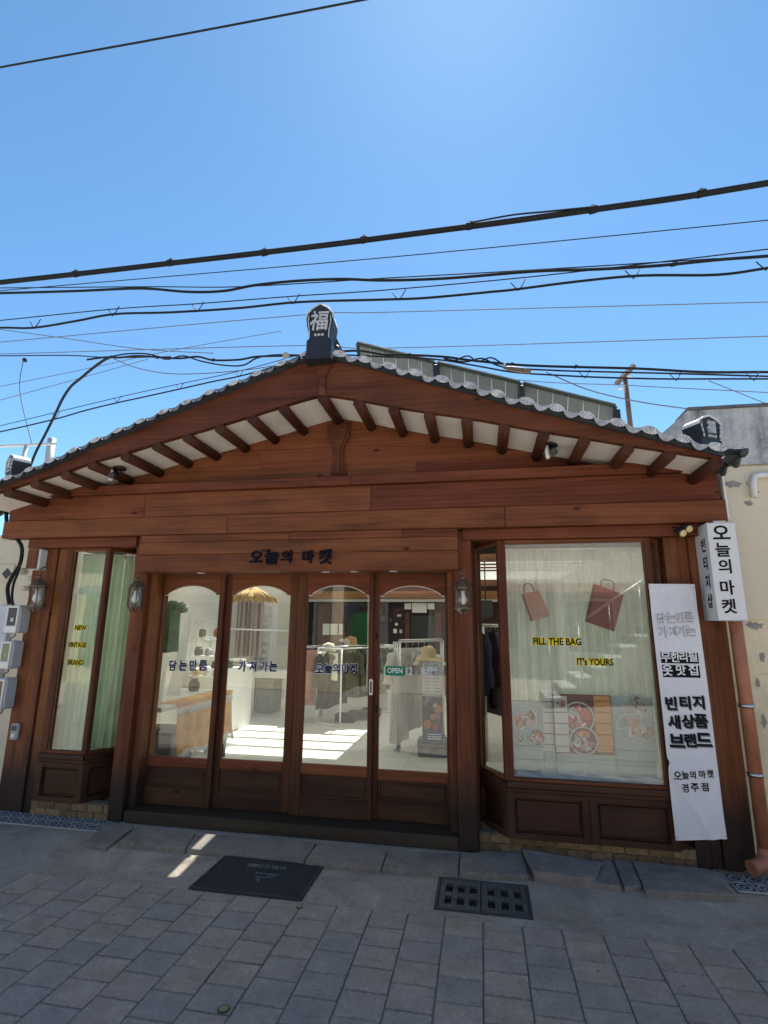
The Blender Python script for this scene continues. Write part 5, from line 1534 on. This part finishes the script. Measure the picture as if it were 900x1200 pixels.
for c, u, v in (('오', 846.5, 632), ('늘', 848.5, 652.5), ('의', 851, 672), ('마', 854, 697), ('켓', 856, 719)):
    p = PY(u - .5, v, -.2015); text_mb(c, .098, p, off=.022, depth=.0015, align='CENTER', into=lt)
part('lettering', lt, letter_black, sgn_)
lt = MB()
H = zt - zbm
for k, c in enumerate('빈티지샵'):
    base = Vector((pL.x, .055, zt)) + ed * .62 - Vector((0, 0, H * (.285 + .195 * k)))
    nrm = Vector((edn.y, -edn.x, 0))
    text_mb(c, .098, base + nrm * .0005, ux=edn, off=.02, depth=.0015, align='CENTER', into=lt, sx=1.0)
part('lettering', lt, letter_black, sgn_)
part('bracket', MB().box(sx0 + .08, sx0 + SW - .02, -.12, -.09, zt + .001, zt + .03).tube([(sx0 + SW - .04, -.105, zt + .02), (sx0 + .22, .12, zt + .04)], .012, 6), steel_m, sgn_)

# twin floodlight
fp = PY(804, 622, -.12)
fl = thing('floodlight', 'small twin floodlight with yellowish lenses under the beam by the box sign', 'floodlight', tuple(fp))
fd = Vector((.35, -.8, -.45)).normalized()
for dx, dz in ((-.022, -.018), (.022, .012)):
    c = fp + Vector((dx, 0, dz))
    hd = part('lamp_head', MB().tube([c + Vector((-.02, .07, .035)), c + Vector((-.01, .03, .015)), c], [.014, .026, .03], 12), black_metal, fl)
    part('lens', MB().tube([c - Vector((0, .001, 0)), c + fd * .012], [.029, .02], 12), m_plain('yellow_lens', (.75, .62, .30), .25, var=.15, bump=0), hd)
part('arm', MB().tube([fp + Vector((-.03, .05, .02)), fp + Vector((-.07, .12, .05))], .01, 6), black_metal, fl)

# security cameras under the soffit
def cctv(u, v, y, label, sg):
    c = PY(u, v, y)
    zt_ = zlo(c.x) + .005
    t = thing('security_camera', label, 'security camera', (c.x, y, c.z), 'security cameras under the eaves')
    part('mount', MB().tube([(c.x, y, zt_), (c.x, y, zt_ - .018)], .055, 14).tube([(c.x, y, zt_ - .018), (c.x, y, zt_ - .05)], .018, 8), black_metal, t)
    part('body', MB().tube([(c.x + .03 * sg, y + .02, zt_ - .055), (c.x + .005, y - .10, zt_ - .10)], .026, 12), black_metal, t)
    part('arm', MB().tube([(c.x - .035, y - .05, zt_ - .03), (c.x - .03, y - .055, zt_ - .13)], .015, 10), white_plastic, t)
cctv(140, 549, -.25, 'small black and white security camera under the left eaves', -1)
cctv(645, 524, -.25, 'small white security camera under the right eaves', 1)

# ------------------------------------------------------------------ mat, drain, survey markers
mz = .008
ma = [PZ(u, v, mz) for u, v in ((222, 1041), (265, 1002), (381, 1013), (355, 1055))]
x0, x1 = -1.777, -1.066; y0, y1 = PZ(290, 1048, mz).y, PZ(320, 1007.5, mz).y
mat_ = thing('doormat', 'black rubber doormat with a faint upside down welcome print', 'doormat', ((x0 + x1) / 2, (y0 + y1) / 2, 0))
matm = m_plain('black_mat_pile', (.016, .018, .022), .9, var=.4, scale=40, bump=.6)
part('pile', MB().box(x0 + .02, x1 - .02, y0 + .02, y1 - .02, -.001, mz, bev=.003), matm, mat_)
rim = MB().box(x0, x0 + .02, y0, y1, -.001, mz + .004, bev=.004).box(x1 - .02, x1, y0, y1, -.001, mz + .004, bev=.004).box(x0 + .02, x1 - .02, y0, y0 + .02, -.001, mz + .004, bev=.004).box(x0 + .02, x1 - .02, y1 - .02, y1, -.001, mz + .004, bev=.004)
part('rim', rim, m_plain('mat_rubber_edge', (.022, .024, .028), .7), mat_)
mp = m_plain('mat_print', (.16, .17, .18), .9, var=.35, bump=0)
cxm = PZ(315, 1018, mz).x
wt = text_mb('WELCOME', .045, (cxm + .115, PZ(315, 1014, mz).y, mz + .0005), ux=(-1, 0, 0), uz=(0, -1, 0), off=.012, depth=.001, sx=.9)
part('lettering', wt, mp, mat_)
yc = PZ(312, 1027, mz).y
cup = MB().tube([(cxm - .06, yc + .03, mz + .001), (cxm + .1, yc + .03, mz + .001)], .003, 4).tube([(cxm - .045, yc + .028, mz + .001), (cxm - .04, yc - .02, mz + .001), (cxm + .03, yc - .02, mz + .001), (cxm + .04, yc + .028, mz + .001)], .003, 4)
cup.tube(smooth_path([(cxm + .04, yc + .02, mz + .001), (cxm + .075, yc + .015, mz + .001), (cxm + .07, yc - .008, mz + .001), (cxm + .034, yc - .008, mz + .001)], 4), .003, 4)
cup.tube(smooth_path([(cxm, yc - .04, mz + .001), (cxm - .012, yc - .055, mz + .001), (cxm + .006, yc - .065, mz + .001), (cxm, yc - .085, mz + .001)], 4), .003, 4)
part('cup_print', cup, mp, mat_)

gx0, gx1 = -.313, .232; gy0, gy1 = PZ(565, 1070, .006).y, PZ(567, 1032.5, .006).y
gr = thing('drain_grate', 'rectangular cast iron drain cover with two rows of slots', 'drain cover', ((gx0 + gx1) / 2, (gy0 + gy1) / 2, 0))
iron = m_plain('cast_iron', (.05, .05, .052), .6, .3, var=.5, scale=40, bump=.5)
def m_iron_tread():
    t = NT('chequered_iron'); c = t.coords((1, 1, 1), rnd=False)
    ch = t.n('TexChecker', i_Vector=t.n('Mapping', i_Vector=c, i_Rotation=(0, 0, .785)).outputs[0], i_Scale=75.0)
    n = t.noise(c, 30, 4)
    t.set(t.ramp(t.math('ADD', t.math('MULTIPLY', ch.outputs['Fac'], .25), n), [(.35, (.035, .036, .038)), (.7, (.10, .10, .102))]), .6, .2)
    t.bump(ch.outputs['Fac'], .6, .004); return t.m
tread = m_iron_tread()
part('frame', MB().box(gx0, gx0 + .02, gy0, gy1, -.03, .008, bev=.003).box(gx1 - .02, gx1, gy0, gy1, -.03, .008, bev=.003).box(gx0 + .02, gx1 - .02, gy0, gy0 + .015, -.03, .008, bev=.003).box(gx0 + .02, gx1 - .02, gy1 - .015, gy1, -.03, .008, bev=.003), iron, gr)
xm = (gx0 + gx1) / 2 - .01
for (a, b) in ((gx0 + .022, xm - .003), (xm + .003, gx1 - .022)):
    bars = MB(); ys = [gy0 + .017, gy0 + .085, gy0 + .165, gy0 + .215, gy0 + .295, gy1 - .017]
    sc = (gy1 - gy0) / .40
    ys = [gy0 + .017, gy0 + .07 * sc, gy0 + .165 * sc, gy0 + .22 * sc, gy0 + .315 * sc, gy1 - .017]
    w = b - a; sw = .042
    xs = [a + w * f for f in (.22, .52, .82)]
    for k in (0, 2, 4):
        bars.box(a, b, ys[k], ys[k + 1], -.012, .006, bev=.002)
    for k in (1, 3):
        ex = [a] + [q for x in xs for q in (x - sw / 2, x + sw / 2)] + [b]
        for q in range(0, len(ex), 2):
            bars.box(ex[q], ex[q + 1], ys[k], ys[k + 1], -.012, .006, bev=.002)
    part('plate', bars, tread, gr)
part('slot_shade', MB().box(gx0 + .02, gx1 - .02, gy0 + .015, gy1 - .015, -.0138, -.0125), m_plain('slot_shade_black', (.004, .004, .004), .9, bump=0), gr)  # black sheet just under the slots paints the shade of their depth
brass = m_plain('dull_brass', (.30, .25, .14), .45, .5, var=.4, scale=40)
for u, v, lb in ((351, 1063, 'small round metal survey marker set in the paving by the doormat corner'), (262, 1183, 'round brass survey marker set in the paving near the bottom of the picture')):
    p = PZ(u, v, 0); r = .021 if v > 1100 else .017
    t = thing('survey_marker', lb, 'survey marker', (p.x, p.y, 0))
    part('disc', MB().lathe([(r, -.004), (r, .004), (r * .8, .006), (r * .55, .004), (r * .3, .006), (.001, .007)], (p.x, p.y, 0), 20), brass, t)
    part('rim', MB().lathe([(r * 1.02, .0), (r * 1.2, .001), (r * 1.2, .003), (r * 1.02, .0055)], (p.x, p.y, 0), 20), m_plain('black_rim', (.03, .03, .03), .6), t)

# ------------------------------------------------------------------ neighbours
nb = thing('neighbour_building', 'cream painted building with stained grey concrete parapet on the right', 'building', (3.2, .2, 0))
YN = .14
zpar = PY(885, 545, YN).z
part('wall', MB().box(1.745, 6.5, YN, 6.0, 0, zpar), cream_wall_m, nb)
pa, pb, pc = PY(745, 535, YN - .02), PY(805, 482, YN - .02), PY(960, 477, YN - .02)
part('parapet', MB().prism([(pa.x, YN - .03, zpar + .001), (pa.x, YN - .03, pa.z), (pb.x, YN - .03, pb.z), (6.5, YN - .03, pc.z), (6.5, YN - .03, zpar + .001)], (0, .25, 0)), grey_streak_m, nb)
part('coping', MB().prism([(pb.x, YN - .045, pb.z + .001), (6.5, YN - .045, pc.z + .001), (6.5, YN - .045, pc.z + .03), (pb.x, YN - .045, pb.z + .025)], (0, .28, 0)), m_plain('dark_concrete_edge', (.14, .145, .15), .9, var=.5, scale=5), nb)
# flaked patches of paint
zbd = PY(885, 726.5, YN).z
part('plaster_band', MB().box(1.80, 6.48, YN - .014, YN - .001, zbd, zpar - .012, bev=.003), m_concrete('smooth_cream_plaster', (.70, .63, .47), 1.6, .12, .8, .10), nb)
bare = m_plain('bare_plaster', (.30, .29, .27), .9, var=.4, scale=20)
for (u, v, w, h) in ((857, 568, 16, 9), (876, 590, 9, 6), (884, 577, 7, 4), (885, 733, 16, 8), (893, 770, 5, 10), (888, 800, 4, 8), (895, 845, 5, 12)):
    c = PY(u, v, YN - .002); n = 18
    rnd = random.Random(int(u)); s = .0072
    part('flaked_plaster', MB().prism([(c.x + w * s * .5 * math.cos(2 * math.pi * k / n) * rnd.uniform(.5, 1.25), YN - (.018 if v < 726 else .004), c.z + h * s * .5 * math.sin(2 * math.pi * k / n) * rnd.uniform(.5, 1.25)) for k in range(n)], (0, .003, 0)), bare, nb)
# white outlet pipe on that wall
wp = [PY(u, v, YN - .05) for u, v in ((930, 556), (892, 556.5), (884, 558), (883, 566), (884.5, 583))]
op = thing('outlet_pipe', 'white elbow pipe on the cream wall under the parapet', 'pipe', tuple(wp[-1]))
part('pipe', MB().tube(wp, .022, 10), white_plastic, op)
part('clip', MB().box(wp[3].x - .03, wp[3].x + .03, YN - .05, YN, wp[3].z - .01, wp[3].z + .01), steel_m, op)
# copper-brown rain pipe
copper = m_plain('copper_brown_paint', (.36, .14, .075), .45, .15, var=.25, scale=10)
yd = -.02
dp = [PY(u, v, yd) for u, v in ((861, 700), (868, 760), (876, 830), (884, 900), (890, 960), (894, 1004))]
xdp = sum(p.x for p in dp) / len(dp)
rp = thing('rain_pipe', 'copper brown round rain pipe down the right corner with bent outlet', 'rain pipe', (xdp, yd, 0))
zbot = dp[-1].z
part('pipe', MB().tube([(xdp, yd, 2.2), (xdp, yd, zbot + .05)], .042, 16), copper, rp)
part('outlet', MB().tube(smooth_path([(xdp, yd, zbot + .0499), (xdp - .01, yd - .01, zbot + .0), (xdp - .05, yd - .04, zbot - .03), (xdp - .12, yd - .07, zbot - .045)], 4), .045, 16).tube([(xdp - .12, yd - .07, zbot - .045), (xdp - .125, yd - .072, zbot - .046)], .047, 16), copper, rp)
for z in (.62, 1.05, 1.62):
    part('clamp', MB().lathe([(.0425, z - .012), (.048, z - .012), (.048, z + .012), (.0425, z + .012)], (xdp, yd, 0), 16).tube([(xdp + .04, yd, z), (xdp + .05, YN, z)], .006, 6), steel_m, rp)

nl = thing('neighbour_house', 'pale cream house wall with a patterned vent at the far left edge', 'building', (-5.2, .4, 0))
zw = PY(5, 627, .35).z
part('wall', MB().box(-7.5, -4.22, .35, 5, 0, zw), cream2_m, nl)
vz0, vz1 = PY(2, 683, .35).z, PY(2, 662, .35).z
v0 = PY(-4, 670, .35); v1 = PY(17, 670, .35)
part('vent_panel', MB().box(v0.x - .3, v1.x, .335, .349, vz0, vz1), cream2_m, nl)
for k in range(3):
    c = v1.x - .07 - k * .14; zc = (vz0 + vz1) / 2; r = .055
    part('vent_hole', MB().prism([(c - r, .330, zc), (c, .330, zc - r), (c + r, .330, zc), (c, .330, zc + r)], (0, .004, 0)), black_metal, nl)
q0, q1 = PY(-10, 752, .3), PY(11, 710, .3)
part('pale_door', MB().box(q0.x, q1.x, .31, .348, 0, q1.z), m_plain('pale_blue_door', (.52, .56, .64), .5), nl)
# loose mortar lumps where the wall meets the boards
for k in range(6):
    p = PY(random.uniform(20, 44), random.uniform(668, 695), .10)
    s = random.uniform(.02, .045)
    part('mortar_lump', MB().box(p.x - s, p.x + s, .10, .2, p.z - s * .7, p.z + s * .7, bev=s * .4), cream2_m, nl)

# pipe frame above the left roof
y = 2.0
pf = thing('pipe_frame', 'grey white pipe frame standing behind the left end of the roof', 'pipe frame', (PY(60, 560, y).x, y, 2.4))
part('rail', MB().tube([PY(-30, 524, y), PY(66, 520, y)], .022, 10), grey_plastic, pf)
part('strut', MB().tube([PY(31, 522, y), PY(22, 560, y), PY(14, 600, y)], .028, 10), grey_plastic, pf)
part('post', MB().tube([PY(61, 514, y + .1), PY(54, 560, y + .1), PY(46, 610, y + .1)], .055, 14), grey_plastic, pf)
# timber T pole behind the right roof
y = 5.5
tp = thing('wooden_pole', 'weathered brown pole with a short tilted cross arm behind the right roof', 'pole', (PY(740, 520, y).x, y, 2.4))
part('pole', MB().tube([PY(732, 440, y), PY(738, 492, y), PY(746, 560, y)], .045, 10), m_plain('weathered_pole', (.13, .085, .06), .8, var=.3), tp)
part('cross_arm', MB().tube([PY(722, 450, y - .05), PY(743, 428, y - .05)], .05, 4, smooth=False), m_plain('weathered_pole', (.13, .085, .06), .8), tp)
part('insulator', MB().lathe([(.001, -.03), (.04, -.02), (.04, .02), (.001, .04)], PY(727, 455, y - .1), 8), grey_plastic, tp)
part('insulator', MB().lathe([(.001, -.03), (.04, -.02), (.04, .02), (.001, .04)], PY(737, 441, y - .1), 8), grey_plastic, tp)

# solar panels behind the right slope, seen from their backs
solar_m = m_plain('solar_back', (.17, .185, .175), .35, var=.2, scale=3, bump=0)
frame_m = m_plain('solar_frame', (.045, .06, .052), .9, var=.2, spec=.05)
busbar_m = m_plain('solar_busbar', (.75, .78, .75), .5, bump=0)
yt, ybk = 1.62, 2.05
def solar(u0, v0, u1, v1, label):
    a, b = PY(u0, v0, yt), PY(u1, v1, yt)
    dn = Vector((0, ybk - yt, -.62))
    ex = (b - a)
    nrm = ex.cross(dn).normalized()
    if nrm.y > 0: nrm = -nrm         # towards the street
    t = thing('solar_panel', label, 'solar panel', tuple(a.lerp(b, .5) + dn), 'solar panels on the shop roof')
    part('sheet', MB().prism([a, b, b + dn, a + dn], -nrm * .03), solar_m, t)
    part('frame', MB().tube([a + nrm * .005, b + nrm * .005], .028, 4, smooth=False), frame_m, t)
    part('frame', MB().tube([a + nrm * .005, a + dn + nrm * .005], .02, 4, smooth=False), frame_m, t)
    part('frame', MB().tube([b + nrm * .005, b + dn + nrm * .005], .02, 4, smooth=False), frame_m, t)
    gl_ = MB()
    L = ex.length; n = max(2, int(L / .165))
    for k in range(1, n):
        p = a + ex * (k / n) + nrm * .003
        gl_.tube([p, p + dn], .006, 4)
    for s in (.28, .56, .84):
        gl_.tube([a + dn * s + nrm * .003, b + dn * s + nrm * .003], .005, 4)
    part('cell_grid', gl_, busbar_m, t)
    part('support', MB().box(b.x - .03, b.x + .03, ybk - .1, ybk + .1, zup(min(b.x, XR)) - .1, b.z - .1), steel_m, t)
    part('clip', MB().box(b.x - .01, b.x + .035, yt - .05, yt + .03, b.z - .24, b.z - .06, bev=.004), black_metal, t)
solar(419, 402, 509, 424, 'grey green solar panel nearest the ridge, first of three')
solar(513, 425, 609, 448, 'grey green solar panel in the middle of the row of three')
solar(613, 449, 721, 475.5, 'grey green solar panel at the lower right end of the row')

# ------------------------------------------------------------------ overhead cables
def cable(pts, y, r, label, ties=(), m=None, tie_kind='clip', group=None, n=7, sub=5, y2=None):
    P3 = []
    m_ = len(pts)
    us = [p[0] for p in pts]
    for k, (u, v) in enumerate(pts):
        yy = y if y2 is None else y + (y2 - y) * (u - us[0]) / (us[-1] - us[0])
        P3.append(PY(u, v, yy))
    path = smooth_path(P3, sub)
    mid = path[len(path) // 2]
    if us[0] < 0: path.insert(0, path[0] + (path[0] - path[1]).normalized() * 14)          # runs on past the picture
    if us[-1] > 900 or pts[-1][1] < 0: path.append(path[-1] + (path[-1] - path[-2]).normalized() * 14)
    t = thing('cable', label, 'cable', tuple(mid), group)
    part('wire', MB().tube(path, r, n), m or cable_m, t)
    for (u, v) in ties:
        yy = y if y2 is None else y + (y2 - y) * (u - us[0]) / (us[-1] - us[0])
        p = PY(u, v, yy)
        if tie_kind == 'clip':
            part('clamp', MB().tube([p + Vector((-.02, 0, -.002)), p + Vector((.02, 0, .004))], r * 1.25, 8).box(p.x - .008, p.x + .008, p.y - .008, p.y + .008, p.z + r, p.z + r * 1.7), m or cable_m, t)
        else:
            part('hanger', MB().tube([p + Vector((-.05, 0, .055)), p + Vector((-.012, 0, .0)), p + Vector((0, 0, -.02)), p + Vector((.03, 0, .02)), p + Vector((.055, 0, .07))], .004, 5), m or cable_m, t)
    return t
cable([(-60, 338), (0, 331), (100, 320), (200, 308.5), (300, 297), (400, 285), (500, 272), (600, 259), (700, 245), (800, 231), (900, 214.5), (960, 204)], -1.5, .0165,
      'thickest black cable crossing the whole sky, uppermost of the cables over the roof', [(89, 321), (200, 308), (310, 296), (427, 281), (551, 265), (695, 246), (822, 227)])
cable([(551, 261), (600, 252), (640, 248), (700, 242)], -1.52, .005, 'thin wire lashed along the thickest cable at upper right')
cable([(-60, 346), (20, 339), (450, 302), (900, 258), (960, 251)], .5, .005, 'thin wire just below the thickest cable')
cable([(-60, 344), (0, 343.5), (90, 341), (165, 338), (220, 342), (262, 341), (300, 334), (350, 329), (400, 327), (450, 328.5), (525, 326), (625, 318), (700, 315.5), (775, 311), (840, 304.5), (900, 300), (960, 294)], -.9, .0100,
      'wavy black cable second below the thickest one', [(790, 310)])
cable([(-60, 338), (165, 336), (280, 336), (450, 326), (560, 320), (680, 313), (840, 303)], -.88, .004, 'thin carrier wire of the wavy black cable')
cable([(-60, 386), (0, 384), (40, 384), (90, 376), (135, 368), (200, 366), (280, 361), (350, 354), (450, 351), (500, 349), (575, 342), (605, 339), (675, 330), (750, 323), (840, 322), (900, 314), (960, 306)], -.6, .0095,
      'sagging black cable hung on wire hooks above the ridge ornament', [(40, 383), (132, 368), (231, 363), (343, 354), (467, 349.5), (607, 338), (742, 324), (897, 314)], tie_kind='hook')
cable([(-60, 381), (0, 375.5), (135, 362), (230, 356), (345, 347), (450, 340), (606, 326), (740, 311), (900, 292)], -.6, .0045, 'thin carrier wire holding the hooked cable')
cable([(-60, 407), (0, 401), (350, 369.5), (450, 366), (900, 354), (960, 352)], 3.0, .007, 'thin pale wire passing behind the ridge ornament', m=cable_g)
cable([(-60, 417), (0, 415), (350, 405), (450, 408), (900, 394), (960, 392)], 4.0, .008, 'thin pale wire low over the solar panels', m=cable_g)
cable([(-40, 381), (0, 386), (80, 397), (165, 409), (250, 414)], 2.0, .006, 'thin wire slanting down from the left edge', m=cable_g)
cable([(-40, 513), (0, 506), (65, 491), (100, 481), (137, 472), (165, 466), (210, 456), (250, 447), (280, 441), (320, 430), (350, 418)], 1.55, .0095, 'lower black cable rising from the left edge to the ridge', [(65, 489), (137, 470), (210, 455), (280, 440)], tie_kind='hook')
cable([(-40, 508), (0, 499), (137, 466), (210, 450), (280, 435), (350, 416)], 1.55, .005, 'thin carrier wire above the lower left cable')
cable([(-40, 461), (0, 453), (107, 431), (200, 411), (330, 388)], 5.0, .007, 'thin wire climbing right from the left edge, upper of two', m=cable_g)
cable([(-40, 480), (0, 469), (87, 445), (173, 421)], 5.0, .007, 'thin wire climbing right from the left edge, lower of two', m=cable_g)
cable([(102, 421.5), (112, 420), (125, 418.5), (140, 419), (160, 417), (185, 418.5), (210, 420), (232, 418), (250, 422), (280, 421.5), (300, 418), (330, 417), (360, 416), (400, 414)], .95, .012, 'black cable bundle running left from behind the ridge ornament', [(185, 419), (250, 422)])
cable([(130, 418), (150, 414.5), (175, 415), (195, 421), (215, 417), (235, 423), (262, 428), (285, 428), (300, 420), (320, 416), (350, 416)], .97, .009, 'looping black strand tangled with the cable bundle left of the ridge')
cable([(-40, 417), (0, 417), (80, 416.5), (130, 419), (200, 418)], .99, .007, 'thin black line joining the cable bundle from the left edge')
cable([(133, 420), (160, 431), (200, 438), (250, 437), (300, 432), (345, 424)], 1.0, .0055, 'thin slack wire looping below the left cable bundle', m=cable_g)
cable([(385, 413), (420, 411), (450, 415.5), (480, 416), (520, 418), (550, 422), (600, 427), (640, 429), (675, 430), (750, 432), (825, 436), (900, 436), (960, 437)], .95, .013, 'thick tangled black cable bundle crossing above the solar panels', [(480, 416), (600, 427), (675, 430)])
cable([(385, 415), (450, 418), (510, 421), (560, 429), (600, 436), (640, 439), (700, 442), (775, 444), (840, 444), (900, 444), (960, 444)], .93, .009, 'lower black cable of the bundle above the solar panels', [(685, 441), (792, 444), (883, 444)], tie_kind='hook')
cable([(520, 420), (545, 424), (565, 420), (590, 430), (650, 434), (720, 436), (800, 438), (900, 441), (960, 442)], .97, .009, 'black strand weaving between the two cables over the panels')
cable([(530, 424), (548, 417), (560, 424), (575, 419), (590, 427), (602, 433)], .96, .008, 'short knotted black wire at the cable joint above the panels')
cable([(640, 436), (690, 457), (750, 471), (820, 481), (900, 492)], 3.2, .009, 'dark wire sloping down past the wooden pole to the right', m=cable_g)
cable([(560, 440), (640, 448), (727, 451), (760, 453), (900, 460), (960, 463)], 5.0, .008, 'thin wire through the wooden pole to the right edge', m=cable_g)
cable([(830, 446), (860, 458), (900, 474), (960, 497)], 4.0, .007, 'thin wire slanting down at the far right above the parapet', m=cable_g)
cable([(-60, 92), (0, 79), (210, 41), (425, 0), (480, -11)], -1.0, .008, 'single wire crossing the upper left corner of the sky')
j = thing('cable_joint', 'taped grey brown cable joint hanging on the cables above the solar panels', 'cable joint', tuple(PY(608, 435, .9)))
part('sleeve', MB().tube([PY(590, 431, .9), PY(598, 432, .9), PY(612, 434, .9), PY(622, 436, .9)], [.012, .026, .03, .02], 10), m_plain('brown_tape', (.17, .13, .09), .6, var=.5, scale=30), j)
part('strap', MB().tube([PY(591, 425, .9), PY(593, 432, .9)], .01, 6), grey_plastic, j)
cb = thing('cable_cleat', 'round pale cable cleat on the bundle just left of the ridge ornament', 'cable cleat', tuple(PY(335, 416, .85)))
part('disc', MB().tube([PY(335, 416.5, .84), PY(335, 416.5, .90)], .038, 14), m_plain('pale_ceramic', (.42, .40, .34), .5), cb)
part('bolt', MB().tube([PY(335, 416.5, .82), PY(335, 416.5, .84)], .012, 8), steel_m, cb)
# hanging thin wire with a small insulator
pts = [PY(27, 424, 2.0), PY(23, 448, 2.0), PY(25, 470, 2.0), PY(31, 495, 2.0), PY(37, 519, 2.0)]
hw = thing('hanging_wire', 'thin wire hanging from a small dark insulator at the left of the sky', 'wire', tuple(pts[-1]))
part('wire', MB().tube(smooth_path(pts, 5), .006, 6), cable_g, hw)
part('insulator', MB().lathe([(.001, -.035), (.03, -.02), (.033, .01), (.02, .03), (.001, .035)], PY(29, 422, 2.0), 10), cable_m, hw)
# the service drop: over the roof edge, down the corner to the meters
drop_pts = [PY(131, 418, .95), PY(122, 422, 1.0), PY(108, 432, 1.1), PY(95, 443, 1.2), PY(83, 453, 1.3), PY(73, 468, 1.4), PY(64, 487, 1.5), PY(52, 511, 1.6), PY(42, 530, 1.65), PY(33, 552, 1.6), PY(22, 573, 1.0), PY(9, 590, .1), PY(7.5, 605, -.05), PY(10, 622, -.06), PY(22, 634, -.04), PY(26, 645, -.03), PY(23, 662, -.02), PY(14, 676, -.02), PY(9, 690, -.02), PY(11, 708, -.02)]
sdp = thing('service_cable', 'thick black service cable curving down from the bundle to the meters', 'cable', tuple(drop_pts[-1]))
part('wire', MB().tube(smooth_path(drop_pts, 6), .0165, 9), cable_m, sdp)
part('branch', MB().tube(smooth_path([PY(25, 650, -.05), PY(22, 668, -.05), PY(16, 684, -.05), PY(14, 700, -.05), PY(16, 712, -.04)], 5), .011, 8), cable_m, sdp)
part('branch', MB().tube(smooth_path([PY(4, 588, -.03), PY(5, 570, .3), PY(12, 556, .9)], 5), .009, 7), cable_m, sdp)

# ------------------------------------------------------------------ houses across the street (seen in the glass)
def opposite(x0, x1, h, roof_h, wm, rm, label, seed):
    rnd = random.Random(seed)
    y = -8.4
    t = thing('opposite_house', label, 'house', ((x0 + x1) / 2, y, 0), 'houses across the street')
    part('wall', MB().box(x0, x1, y - 5, y, 0, h), wm, t)
    part('roof', MB().prism([(x0 - .3, y + .4, h), (x0 - .3, y - 2.5, h + roof_h), (x0 - .3, y - 5.4, h)], (x1 - x0 + .6, 0, 0)), rm, t)
    n = int((x1 - x0) / 1.9)
    for k in range(n):
        cx = x0 + (x1 - x0) * (k + .5) / n
        w = part('window', MB().box(cx - .55, cx + .55, y, y + .06, 1.0, 2.2), white_paint, t)
        part('pane', MB().box(cx - .48, cx + .48, y + .061, y + .07, 1.07, 2.13), dark_grey, w)
    part('awning', MB().prism([(x0 + .3, y + .01, 2.5), (x0 + .3, y + 1.0, 2.25), (x0 + .3, y + 1.0, 2.29), (x0 + .3, y + .01, 2.55)], (x1 - x0 - .6, 0, 0)), rm, t)
stucco = m_plain('pale_stucco', (.74, .66, .56), .85, var=.1, scale=2)
opposite(-24, -11.4, 4.6, 1.4, stucco, grey_wall_m, 'long pale house across the street with a grey roof, farthest left', 3)
opposite(-10.8, -3.4, 3.6, 1.2, cream_wall_m, m_plain('grey_sheet_roof', (.2, .21, .22), .6), 'cream walled house across the street behind the camera', 1)
opposite(-2.8, 5.5, 4.4, 1.3, stucco, m_plain('red_sheet_roof', (.28, .12, .09), .6), 'pale stucco house with a red roof across the street', 2)
opposite(6.2, 20, 4.0, 1.3, cream2_m, m_plain('brown_sheet_roof', (.2, .13, .09), .6), 'pale house with a brown roof across the street, farthest right', 4)
st = thing('outside_stair', 'white outside stair rising along the pale house across the street', 'stair', (2.6, -7.6, 0))
for k in range(11):
    x = 1.2 + k * .30
    part('tread', MB().box(x, x + .32, -8.3, -7.2, .20 + k * .20, .25 + k * .20), white_paint, st)
    part('riser', MB().box(x, x + .03, -8.3, -7.22, .05 + k * .20, .199 + k * .20), dark_grey, st)
part('handrail', MB().tube([(1.2, -7.2, 1.15), (4.4, -7.2, 3.3)], .03, 8), steel_m, st)
for k in range(0, 11, 2):
    x = 1.35 + k * .30
    part('baluster', MB().tube([(x, -7.2, .25 + k * .2), (x, -7.2, 1.25 + k * .2)], .018, 6), steel_m, st)
